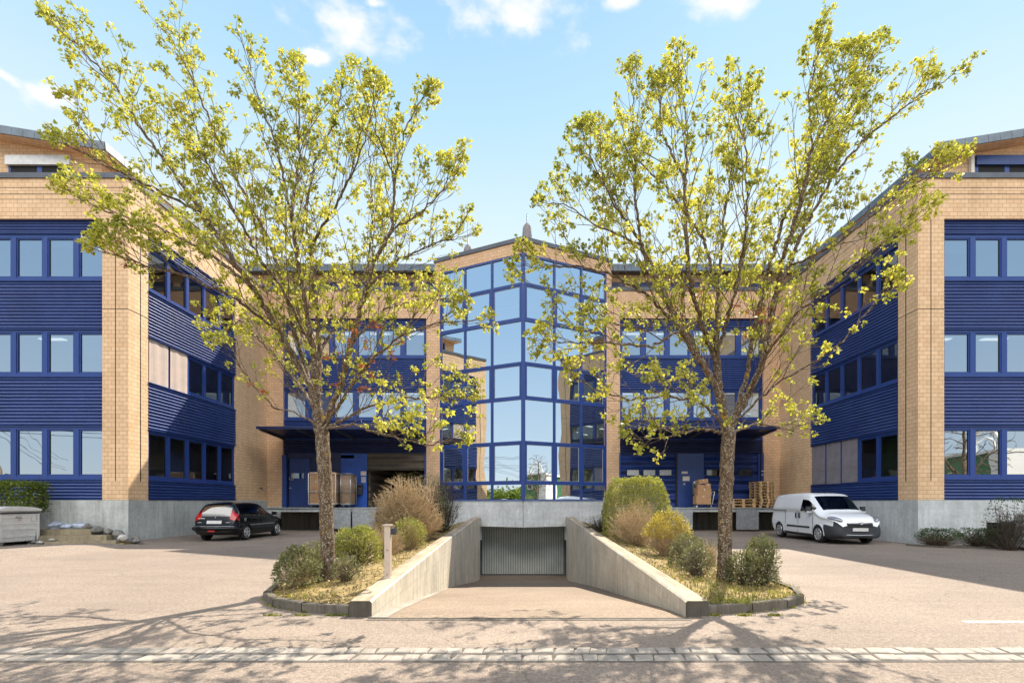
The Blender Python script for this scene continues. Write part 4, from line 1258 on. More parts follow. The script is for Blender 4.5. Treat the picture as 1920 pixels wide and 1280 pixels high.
def maple(label, Y, limbs_px, outline, fork_py, D, seed, ax_px, extra=None, nat=5200, red=None, dens=1.0):
    rng = np.random.default_rng(seed)
    base = Vector((wx(limbs_px[0][0][0],Y), Y, bedz(wx(limbs_px[0][0][0],Y), Y, -1 if limbs_px[0][0][0] < PX else 1)-.06))
    t = thing('maple_tree', label, 'tree', base, 0, 'young maples in front of the buildings')
    limbs = []
    for pl in limbs_px:
        limbs.append([(wx(p[0],Y+(p[2]*.9 if len(p) > 2 else 0)), Y+(p[2]*.9 if len(p) > 2 else 0), max(wz(p[1],Y+(p[2]*.9 if len(p) > 2 else 0)), base.z)) for p in pl])
    limbs[0][0] = tuple(base)
    zf = wz(fork_py,Y); fork = np.array((base.x, Y, zf))
    pos, par = ramify(limbs, outline, fork, rng, step=.085)
    mb, rad, tipd, kids = branch_mesh(pos, par, .116, .0032, 12, 2.1, .6)
    tr = part('trunk', mb, [M['bark']], t)
    # leaf clusters along the outer twigs
    tips = np.where((tipd <= 3) & (rad < .012) & (np.arange(len(pos)) > 60))[0]
    zf = wz(fork_py,Y)
    P, Dr, S, mi = [], [], [], []
    for i in tips:
        dc = abs(pos[i][0]-base.x)/3.2+max(0,(pos[i][2]-zf))/8
        keep = min(1,.36+.52*dc)
        if tipd[i] >= 1 and rng.random() > .16*dens*keep: continue
        if tipd[i] == 0 and rng.random() > .97*keep: continue
        p = pos[i]; pr = pos[par[i]]
        d0 = (p-pr)/(np.linalg.norm(p-pr)+1e-9)
        n = rng.integers(10,19); isred = 0
        if red is not None:
            u = PX+F*p[0]/p[1]; v = PY-F*(p[2]-CH)/p[1]
            for (ru,rv,rr,pr_) in red:
                if (u-ru)**2+(v-rv)**2 < rr*rr and rng.random() < pr_: isred = 1
        c = p + d0*rng.uniform(0,.05)
        sz = rng.uniform(.8,1.2)
        for _ in range(n):
            d = rng.normal(0,1,3)+d0*.9; d[2] = d[2]*.75-.05; d /= np.linalg.norm(d)
            st = c + d*rng.uniform(.005,.075)*sz
            dd = d*.8+rng.normal(0,.5,3); dd[2] -= .45
            P.append(st); Dr.append(dd); S.append(rng.uniform(.030,.060)*sz*(.8 if isred else 1)); mi.append(isred)
    me = leaves('crown', np.array(P)-np.array(base), np.array(Dr), np.array(S), LT, [M['leaf'], M['leaf_red']], np.array(mi), rng)
    np_obj('crown', me, t)
    print('TREE', label, 'nodes', len(pos), 'leaves', len(P))
    return t

L_LIMBS = [
 [(617,1108),(614,1010),(612,950),(608,870),(604,812)],
 [(604,812),(588,740),(562,690),(532,640),(500,580),(470,535,-.2),(425,470,-.4),(380,400,-.6),(330,330,-.7),(270,250,-.8),(215,160,-.8),(165,105,-.8),(100,45,-.8)],
 [(600,790),(572,690,.3),(548,610,.5),(532,530,.7),(500,440,.9),(440,330,1.1),(400,240,1.2),(360,150,1.2),(310,50,1.2)],
 [(600,770),(588,660,-.3),(572,570,-.6),(557,480,-.8),(545,390,-1),(520,280,-1.1),(490,200,-1.1),(465,110,-1.1)],
 [(604,770),(600,670,.4),(592,560,.8),(582,470,1.2),(572,390,1.5),(592,300,1.7),(632,220,1.8),(645,140,1.8)],
 [(607,800),(640,720,-.2),(660,640,-.4),(680,560,-.6),(697,500,-.7),(735,430,-.8),(741,330,-.8),(760,240,-.8),(800,170,-.8)],
 [(609,806),(650,735,-.5),(700,670,-.8),(760,625,-1.0),(830,605,-1.1),(905,600,-1.1)],
 [(735,430,-.8),(790,400,-.6),(835,350,-.5),(862,285,-.5)],
 [(690,540,-.5),(750,485,.1),(820,455,.4),(885,440,.6)],
 [(611,812),(660,795,-.8),(720,815,-1.3),(800,835,-1.5),(850,825,-1.5)],
 [(611,808),(680,765,.5),(770,745,.9),(870,745,1.1)],
 [(600,806),(560,775,-.6),(520,768,-.9),(490,740,-1),(450,690,-1.1)],
 [(525,625),(445,560,-.7),(360,520,-1),(280,500,-1.1),(195,470,-1.1)],
 [(470,535,-.2),(385,470,.5),(285,420,.9),(195,395,1),(115,350,1)],
 [(380,400,-.6),(300,360,-1.2),(220,320,-1.5),(120,270,-1.6)],
 [(572,690,.3),(640,600,1.2),(690,500,1.8),(700,400,2.1),(690,260,2.2)],
 [(588,660,-.3),(540,560,-1.2),(480,470,-1.8),(420,360,-2.1),(360,260,-2.2)],
 [(582,470,1.2),(622,400,.6),(668,310,.2),(705,190,0)],
 [(545,390,-1),(562,300,-.4),(560,210,-.1),(557,120,.1)],
 [(741,330,-.8),(705,250,-1.5),(700,150,-1.7)],
 [(660,640,-.4),(720,580,.7),(790,560,1.3),(850,560,1.5)],
 [(600,780),(560,720,1.0),(500,650,1.7),(450,600,2.0),(400,640,2.2)],
]
L_OUT = [(62,-25),(105,60),(112,130),(95,145),(130,200),(150,250),(100,262),(128,330),(98,355),(150,385),(200,430),(170,460),(205,510),(285,550),(330,562),(400,640),(440,690),(505,745),(525,795),(590,812),(640,862),(720,868),(765,830),(860,832),(892,760),(885,690),(918,600),(850,560),(872,500),(888,440),(872,380),(858,285),(822,300),(805,255),(812,155),(785,170),(765,235),(738,230),(725,170),(650,118),(630,170),(575,190),(560,112),(500,110),(450,65),(405,90),(335,-10),(305,60),(265,5),(240,95),(205,-25),(150,-30),(140,60),(110,40)]
R_LIMBS = [
 [(1360,1108),(1359,1010),(1360,950),(1363,870),(1367,815)],
 [(1367,815),(1350,745),(1343,660),(1347,560,.1),(1353,470,.2),(1360,390,.3),(1378,300,.4),(1400,230,.4),(1420,150,.4)],
 [(1362,800),(1342,725,-.2),(1322,690,-.3),(1272,612,-.5),(1222,560,-.7),(1160,520,-.9),(1100,500,-1),(1040,500,-1),(975,500,-1)],
 [(1272,612,-.5),(1230,520,0),(1202,460,.3),(1192,380,.4),(1190,280,.5),(1186,180,.5),(1180,125,.5)],
 [(1347,680),(1312,600,-.4),(1292,520,-.8),(1286,430,-1),(1286,340,-1.1),(1288,240,-1.1),(1270,95,-1.1)],
 [(1371,806),(1402,740),(1427,690,.1),(1442,620,.2),(1452,560,.3),(1477,500,.3),(1512,420,.4),(1562,330,.4),(1625,255,.5),(1710,190,.5),(1812,122,.5)],
 [(1452,560,.3),(1472,470,-.3),(1502,380,-.6),(1522,280,-.7),(1517,180,-.7),(1543,35,-.7)],
 [(1373,800),(1402,700,.6),(1417,600,1),(1442,500,1.2),(1472,400,1.3),(1545,300,1.4),(1600,190,1.4),(1652,70,1.4)],
 [(1477,500,.3),(1562,460,-.5),(1642,400,-.9),(1722,340,-1),(1795,298,-1)],
 [(1377,802),(1442,730,-.5),(1522,680,-.9),(1582,640,-1.1),(1642,565,-1.1),(1690,535,-1.1)],
 [(1377,810),(1422,792,.5),(1472,805,.8),(1535,790,1)],
 [(1360,806),(1312,752,-.7),(1252,742,-1.1),(1182,748,-1.2),(1122,735,-1.2),(1060,690,-1.2)],
 [(1360,812),(1312,803,-1),(1252,818,-1.4),(1195,825,-1.5)],
 [(1202,460,.3),(1132,430,.8),(1062,385,1.1),(1012,378,1.2)],
 [(1312,600,-.4),(1222,650,-1.2),(1142,642,-1.5),(1062,642,-1.6),(1012,638,-1.6)],
 [(1202,460,.3),(1150,380,-.5),(1110,300,-.8),(1090,240,-.8)],
 [(1286,340,-1.1),(1240,250,-.2),(1235,155,.1)],
 [(1522,280,-.7),(1568,190,0),(1590,85,.2)],
 [(1350,745),(1300,640,1.1),(1260,560,1.8),(1210,620,2.1),(1130,600,2.2)],
 [(1402,740),(1440,660,-1.2),(1500,580,-1.8),(1580,520,-2.0),(1660,450,-2.1)],
 [(1343,660),(1380,540,-1.2),(1400,420,-1.8),(1400,300,-2.1),(1390,200,-2.2)],
 [(1347,560,.1),(1320,450,1.3),(1250,350,1.9),(1150,260,2.1),(1090,240,2.1)],
]
R_OUT = [(1358,835),(1280,860),(1195,835),(1165,790),(1100,742),(1062,695),(1005,645),(1050,575),(962,515),(978,462),(1040,440),(1005,385),(1050,310),(1080,235),(1120,235),(1150,250),(1165,130),(1200,120),(1232,150),(1262,98),(1285,95),(1310,140),(1345,108),(1352,150),(1380,118),(1412,170),(1440,250),(1470,120),(1500,130),(1525,70),(1545,38),(1552,90),(1570,100),(1600,88),(1650,74),(1690,78),(1705,125),(1745,118),(1760,190),(1790,150),(1826,108),(1805,185),(1745,240),(1700,300),(1735,335),(1755,290),(1805,290),(1775,350),(1742,372),(1745,430),(1690,470),(1680,540),(1640,585),(1600,600),(1545,640),(1540,700),(1500,760),(1540,790),(1500,835),(1420,850)]
maple('broad spring maple beside the slim metal post, its trunk in front of the roll container', 8.5, L_LIMBS, L_OUT, 800, 2.9, 5, 560,
      red=[(530,800,60,.7),(500,770,60,.5),(690,690,75,.30),(680,630,40,.5),(640,770,40,.3),(470,470,40,.25),(250,470,35,.3)], nat=5200)
maple('broad spring maple with reddish trunk, standing in front of the pallets on the dock', 8.5, R_LIMBS, R_OUT, 800, 2.9, 9, 1390,
      red=[(1290,560,40,.2),(1410,590,45,.25)], nat=5200)

# ------------------------------------------------------------------ shrubs
def shrub(name, label, cat, c, r, h, kind_='leafy', mats=('leaf_olive','twig'), n_twig=160, n_leaf=2600, lsize=.035, seed=1, flat=.0, group=None, thin=1.0, openb=.25, spread=1.0, tmpl=None):
    """c ground point, r plan radius, h height. crown of small leaves round a fan of twigs"""
    rng = np.random.default_rng(seed)
    t = thing(name, label, cat, c, 0, group)
    mb = MB(); tips = []
    for k in range(n_twig):
        a = rng.uniform(0,2*math.pi); q = rng.uniform(0,1)**.55
        top = np.array([math.cos(a)*r*q*spread, math.sin(a)*r*q*spread, 0])
        zz = h*(math.sqrt(max(0,1-(q*.97)**2))*(1-flat)+flat*(1-q**6))*rng.uniform(.55,1.0)
        zz = max(zz, h*.22*rng.uniform(.6,1.4)); top[2] = zz
        b = np.array([math.cos(a)*r*.16*q, math.sin(a)*r*.16*q, -.03])
        mid = b*.45+top*.55; mid[2] = top[2]*.42; mid[:2] *= .82
        mid += rng.normal(0,.03*h,3)
        rr = rng.uniform(.004,.008)*thin
        mb.tube([b, mid, top], [rr*1.7, rr, rr*.45], 4, caps=False)
        tips.append(top)
        for j in range(3 if kind_ != 'bare' else 8):
            s = rng.uniform(.35,.98); p = (b*(1-s)**2+mid*2*s*(1-s)+top*s*s) if True else top
            e = p+rng.normal(0,1,3)*np.array([1,1,.7])*h*.085+np.array([top[0]*.10,top[1]*.10,h*.07])
            ee = math.sqrt((e[0]/r)**2+(e[1]/r)**2+(max(0,e[2]-h*.42)/(h*.58))**2)
            if ee > 1: e = e/ee*np.array([1,1,1]) if e[2] < h*.42 else np.array([e[0]/ee,e[1]/ee,h*.42+(e[2]-h*.42)/ee])
            mb.tube([p, (p+e)/2+rng.normal(0,.01,3), e], [rr*.7, rr*.5, rr*.3], 3, caps=False)
            tips.append(e)
    part('stems', mb, M[mats[1]], t, local=True)
    if n_leaf:
        P = []; D = []
        tips = np.array(tips)
        lump = [rng.normal(0,1,3) for _ in range(5)]
        while len(P) < n_leaf:
            a = rng.uniform(0,2*math.pi); v = rng.uniform(0,1); q = rng.uniform(0,1)
            zc = rng.uniform(-.35 if openb < .3 else .05, 1); sh = math.sqrt(max(0,1-max(zc,0)**2))
            rad = (rng.uniform(.86,1.0) if flat > .4 else rng.uniform(.72,1.02)) if rng.random() < .82 else rng.uniform(.3,.8)
            x, y = math.cos(a)*r*sh*rad, math.sin(a)*r*sh*rad
            z = h*.38+ (h*.62*zc*rad if zc > 0 else h*.95*zc*rad)
            if flat: z = h*.38+(h*.62*min(1,zc*1.35)*rad if zc > 0 else h*.95*zc*rad)
            nz = mnoise.noise(Vector((x*5/r,y*5/r,z*5/h+seed)))*.5+mnoise.noise(Vector((x*2.2/r,y*2.2/r,z*2.2/h+seed*3)))
            if nz < (-.22 if openb >= .3 or not flat else -.5): continue
            s = 1+(.05 if flat > .4 else .10)*nz; P.append((x*s,y*s,max(.01,z*s)))
            d = np.array([x,y,(z-h*.3)])/(r+1e-6)+rng.normal(0,.75,3)+np.array([0,0,.25]); D.append(d)
        P = np.array(P); me = leaves('foliage', P, np.array(D), rng.uniform(.6,1.25,len(P))*lsize, SIMPLE if tmpl is None else tmpl, [M[mats[0]]], None, rng)
        np_obj('foliage', me, t)
    return t
def bp(px, Y, sg, dz=0):
    x = wx(px,Y); return (x, Y, bedz(x,Y,sg)+dz)
g_ = 'shrubs in the planting beds'
# left bed
shrub('shrub','low grey-green variegated shrub at the front kerb of left bed','shrub',bp(560,8.0,-1),.36,.62,mats=('leaf_olive','twig_pale'),n_twig=90,n_leaf=2600,lsize=.048,seed=21,group=g_)
shrub('shrub','small dark olive shrub half hidden behind the left maple trunk','shrub',bp(592,9.6,-1),.36,.62,mats=('leaf_olive','twig'),n_twig=70,n_leaf=1900,lsize=.046,seed=22,group=g_)
shrub('shrub','small sparse grey-green shrub right of the left maple trunk','shrub',bp(650,8.2,-1),.25,.42,mats=('leaf_olive','twig'),n_twig=60,n_leaf=900,lsize=.034,seed=23,group=g_)
shrub('shrub','clipped bright yellow-green dome shrub beside the left maple trunk','shrub',bp(670,10.4,-1),.50,.84,mats=('leaf_yel','twig'),n_twig=80,n_leaf=5200,lsize=.042,seed=24,group=g_)
shrub('shrub','pinkish bare twiggy mound behind the slim metal post','shrub',bp(722,11.6,-1),.50,.80,mats=('leaf_gold','twig_pale'),n_twig=330,n_leaf=350,lsize=.02,seed=25,group=g_,thin=.6)
shrub('shrub','small yellow-green rounded shrub right of the slim metal post','shrub',bp(768,12.6,-1),.45,.80,mats=('leaf_yel','twig_pale'),n_twig=150,n_leaf=2200,lsize=.045,seed=26,group=g_)
shrub('bare_bush','big round straw-coloured twiggy bush in front of the open dock bay','bush',bp(764,14.3,-1),1.08,2.12,'bare',mats=('leaf_yel','twig_pale'),n_twig=520,n_leaf=420,lsize=.03,seed=27,group='tall bushes by the tower',thin=1.6,spread=1.0)
shrub('bare_bush','sparse dark bare bush at left foot of the glass tower','bush',bp(829,17.5,-1),.72,2.25,'bare',mats=('leaf_olive','twig_dark'),n_twig=120,n_leaf=500,lsize=.03,seed=28,group='tall bushes by the tower',thin=1.3)
shrub('shrub','dull green leafy bush behind the big straw-coloured bush','shrub',bp(800,16.8,-1),.75,2.15,mats=('leaf_olive','twig'),n_twig=80,n_leaf=2600,lsize=.045,seed=29,group=g_)
# right bed
shrub('clipped_bush','large clipped yellow-green bush with flat rounded top in front of the striped dock door','bush',bp(1193,16.0,1),1.10,2.05,mats=('leaf_yel','twig_pale'),n_twig=110,n_leaf=21000,lsize=.055,seed=31,flat=.41,spread=.9,group='tall bushes by the tower')
shrub('bare_bush','tan bare bush spreading in front of the large clipped bush','bush',bp(1192,13.9,1),.86,1.40,'bare',mats=('leaf_gold','twig_pale'),n_twig=210,n_leaf=260,lsize=.026,seed=32,group='tall bushes by the tower')
shrub('golden_shrub','golden yellow leafy shrub in front of the large clipped bush','shrub',bp(1252,11.8,1),.58,1.10,mats=('leaf_gold','twig_pale'),n_twig=150,n_leaf=3000,lsize=.05,seed=33,openb=.4,group=g_)
shrub('shrub','dark olive upright shrub between golden shrub and right maple trunk','shrub',bp(1288,9.9,1),.35,.66,mats=('leaf_olive','twig'),n_twig=90,n_leaf=1900,lsize=.045,seed=34,group=g_)
shrub('shrub','low sparse olive shrub beside the right ramp wall','shrub',bp(1306,8.7,1),.30,.58,mats=('leaf_olive','twig'),n_twig=80,n_leaf=1300,lsize=.03,seed=35,group=g_)
shrub('shrub','pale twiggy shrub close behind the right maple trunk','shrub',bp(1325,10.8,1),.34,.62,mats=('leaf_olive','twig_pale'),n_twig=140,n_leaf=500,lsize=.026,seed=36,group=g_)
shrub('shrub','dark variegated twin-topped shrub right of the right maple trunk, its taller top','shrub',bp(1430,8.3,1),.27,.84,mats=('leaf_olive','twig'),n_twig=80,n_leaf=2600,lsize=.042,seed=37,group=g_)
shrub('shrub','low dark bushy shrub between right maple trunk and the taller one','shrub',bp(1398,8.1,1),.30,.56,mats=('leaf_olive','twig'),n_twig=80,n_leaf=1900,lsize=.042,seed=38,group=g_)
shrub('shrub','low dark shrub tucked under the right foot of the glass tower','shrub',bp(1125,17.5,1),.62,.62,mats=('leaf_dark','twig_dark'),n_twig=120,n_leaf=700,lsize=.03,seed=39,group=g_)
# right yard edge
for px, lab, sd in ((1758,'low dark green mound hedge against the plinth, the one nearer the van',41),(1836,'low dark green mound hedge against the plinth, the one nearer the grey cabinet',42)):
    Yh = 16.2
    shrub('low_hedge',lab,'hedge',(wx(px,Yh),Yh,.02),.64,.56,mats=('leaf_dark','twig'),n_twig=230,n_leaf=2200,lsize=.04,seed=sd,flat=.3,openb=.4,group='low hedges on the right')
shrub('bare_bush','thin dark branching bush at right edge beside grey cabinet','bush',(wx(1893,15.0),15.0,.0),.62,1.60,'bare',mats=('leaf_dark','twig_dark'),n_twig=55,n_leaf=700,lsize=.05,seed=43,flat=.5,thin=1.6,group='tall bushes by the tower')
mb = MB(); a = [(12.9,16.55),(13.5,15.75),(16.6,15.25)]
for (x0,y0),(x1,y1) in zip(a,a[1:]):
    dx,dy = x1-x0,y1-y0; L = math.hypot(dx,dy); nx,ny = -dy/L*.09, dx/L*.09
    mb.hexa([(x0,y0,-.03),(x1,y1,-.03),(x1+nx,y1+ny,-.03),(x0+nx,y0+ny,-.03),(x0,y0,.055),(x1,y1,.055),(x1+nx,y1+ny,.055),(x0+nx,y0+ny,.055)])
kind(part('kerb_edging', mb, M['kerb']), 'structure')
t = thing('grey_cabinet','pale grey ribbed metal cabinet at right edge beside thin bush','cabinet',(15.55,14.9,0))
mb = MB(); mb.box(-.28,.9,-.3,.35,.10,1.05); part('body', mb, M['galv'], t, local=True)
mb = MB()
for z in (.28,.48,.68,.88): mb.box(-.295,.92,-.315,.35,z,z+.035)
part('rib', mb, M['steel'], t, local=True)
mb = MB(); mb.box(-.31,.93,-.33,.38,1.05,1.10); part('lid', mb, M['galv'], t, local=True)
mb = MB(); mb.box(-.2,-.1,-.25,-.15,0,.1); mb.box(.7,.8,-.25,-.15,0,.1); mb.box(-.2,-.1,.15,.25,0,.1); part('foot', mb, M['plastic'], t, local=True)
t = thing('slatted_bin','dark slatted box behind the thin bush at right edge','slatted box',(15.62,15.75,0))
mb = MB()
for k in range(5): mb.box(-.28+k*.12,-.21+k*.12,-.02,.02,.05,.86)
mb.box(-.30,.30,.021,.05,.15,.22); mb.box(-.30,.30,.021,.05,.70,.77); part('slats', mb, M['plastic'], t, local=True)
mb = MB(); mb.box(-.28,.28,.06,.5,.02,.80); part('box', mb, M['dark'], t, local=True)

# hedge behind the dumpster
rng = np.random.default_rng(50); P = []; D = []
t = thing('clipped_hedge','clipped leafy green hedge block behind the dumpster','hedge',(-16.9,16.2,.05))
bx = (-1.6,.82,-.30,.40,1.12,2.02)
while len(P) < 5200:
    f = rng.integers(0,5); x = rng.uniform(bx[0],bx[1]); y = rng.uniform(bx[2],bx[3]); z = rng.uniform(bx[4],bx[5])
    if f == 0: z = bx[5]
    elif f in (1,3): y = bx[2]
    elif f == 2: x = bx[1]
    else: pass
    if mnoise.noise(Vector((x*3,y*3,z*3))) < -.25: continue
    P.append(np.array([x,y,z])+rng.normal(0,.05,3)); D.append(rng.normal(0,.8,3)+np.array([.2 if f==2 else 0,-.5 if f in (1,3) else 0,.3]))
np_obj('foliage', leaves('foliage', np.array(P), np.array(D), rng.uniform(.05,.10,len(P)), SIMPLE, [M['leaf_hedge']], None, rng), t)
mb = MB()
for k in range(26):
    x = rng.uniform(bx[0],.4); y = rng.uniform(-.2,.3); mb.tube([(x,y,0),(x+rng.normal(0,.08),y,.8),(x+rng.normal(0,.2),y+rng.normal(0,.1),1.9)],[.018,.012,.005],5)
part('stems', mb, M['twig'], t, local=True)
# ------------------------------------------------------------------ vehicles
def interp(keys, y):
    if y <= keys[0][0]: return keys[0][1]
    for k in range(len(keys)-1):
        (a, va), (b, vb) = keys[k], keys[k+1]
        if y <= b:
            t = (y-a)/(b-a)
            # monotone-ish cubic
            m0 = (vb-keys[k-1][1])/(b-keys[k-1][0]) if k > 0 else (vb-va)/(b-a)
            m1 = (keys[k+2][1]-va)/(keys[k+2][0]-a) if k+2 < len(keys) else (vb-va)/(b-a)
            h = b-a; t2, t3 = t*t, t*t*t
            return (2*t3-3*t2+1)*va+(t3-2*t2+t)*h*m0+(-2*t3+3*t2)*vb+(t3-t2)*h*m1
    return keys[-1][1]

def shell(L, zroof, zbelt, wmax, wroof, zbot, nst=90, nlow=10):
    ys = [L*(.5-.5*math.cos(math.pi*k/nst))*.35+L*k/nst*.65 for k in range(nst+1)]
    secs = []
    for y in ys:
        zr = interp(zroof,y); zb = interp(zbot,y); wm = interp(wmax,y); wr = interp(wroof,y)
        be = min(interp(zbelt,y), zb+(zr-zb)*.80)
        rail = zr-min(.10,(zr-be)*.38)
        s = [(0,zb),(wm*.80,zb)]
        for k in range(nlow):
            t = k/(nlow-1); z = zb+.03+(be-.02-zb-.03)*t
            w = wm*(.945+.055*math.sin(math.pi*min(1,t*1.05+.08)**.8))
            if k == 0: w = wm*.93
            s.append((w,z))
        wbelt = wm*.965
        s.append((wbelt,be))
        nup = 4
        for k in range(1,nup+1):
            t = k/nup; s.append((wbelt+(wr-wbelt)*(t**1.25), be+(rail-be)*t))
        s.append((wr*.90, zr-(zr-rail)*.32)); s.append((wr*.70, zr-(zr-rail)*.10)); s.append((wr*.35,zr)); s.append((0,zr))
        secs.append(s)
    return ys, secs
def build_shell(ys, secs, classify, parent, mats, wheels, wr_arch):
    mbs = {}
    J = len(secs[0])
    for i in range(len(ys)-1):
        for j in range(J-1):
            for sx in (-1,1):
                a = (sx*secs[i][j][0], ys[i], secs[i][j][1]); b = (sx*secs[i+1][j][0], ys[i+1], secs[i+1][j][1])
                c = (sx*secs[i+1][j+1][0], ys[i+1], secs[i+1][j+1][1]); d = (sx*secs[i][j+1][0], ys[i], secs[i][j+1][1])
                m = [(a[k]+b[k]+c[k]+d[k])/4 for k in range(3)]
                if abs(m[0]) > .35 and any((m[1]-wy)**2+(m[2]-wz_)**2 < wr_arch**2 for wy, wz_ in wheels): continue
                cl = classify(m[1], abs(m[0]), m[2], j)
                q = (a,b,c,d) if sx > 0 else (d,c,b,a)
                mbs.setdefault((cl, sx if cl in ('side_window','tail_light') else 0), MB()).quad(*q, 0, True)
    for end in (0,-1):
        pts = [(x, ys[end], z) for x, z in secs[end]]+[(-x, ys[end], z) for x, z in secs[end][-2:0:-1]]
        cl = classify(ys[end], 0, .5, -1)
        mbs.setdefault((cl, 0), MB()).poly(pts if end == 0 else pts[::-1])
    for (cl, _s), mb in mbs.items():
        part(cl, mb, mats[cl], parent, local=True, weld=True)
def wheel(parent, x, y, r, w, sx, spokes=5, double=False):
    mb = MB()
    prof = [(r*.66,-w/2),(r*.90,-w/2),(r*.975,-w*.42),(r,-w*.28),(r,w*.28),(r*.975,w*.42),(r*.90,w/2),(r*.66,w/2)]
    mb.lathe(prof, 32, 'x', (x,y,r))
    wh = part('wheel', mb, M['black'], parent, local=True)
    mb = MB(); xo = x+sx*w*.40
    mb.lathe([(r*.665,-.0),(r*.665,sx*.035),(r*.60,sx*.035),(r*.585,-.02*sx)], 32, 'x', (xo,y,r))
    mb.lathe([(.0,sx*.028),(r*.17,sx*.026),(r*.19,0)], 14, 'x', (xo,y,r))
    for k in range(spokes):
        for off in ((-.11,.11) if double else (0,)):
            a = 2*math.pi*k/spokes+.3+off; wd = r*(.07 if double else .13)
            ca, sa = math.cos(a), math.sin(a)
            def Q(rr, t, h): return (xo+sx*h, y+rr*ca-t*sa, r+rr*sa+t*ca)
            mb.hexa([Q(r*.12,-wd,.0),Q(r*.62,-wd*.75,.0),Q(r*.62,wd*.75,.0),Q(r*.12,wd,.0),Q(r*.12,-wd,.024),Q(r*.62,-wd*.75,.03),Q(r*.62,wd*.75,.03),Q(r*.12,wd,.024)])
    part('rim', mb, M['alloy'], wh, local=True)
    mb = MB(); mb.lathe([(0,0),(r*.62,0)], 24, 'x', (x+sx*w*.30,y,r)); part('brake_disc', mb, M['dark'], wh, local=True)
def arch_lip(mb, x, y, r, R, sx, a0=-.12, a1=math.pi+.12):
    pts = [(x, y+R*math.cos(a), r+R*math.sin(a)) for a in [a0+(a1-a0)*k/18 for k in range(19)]]
    mb.tube(pts, .022, 6)

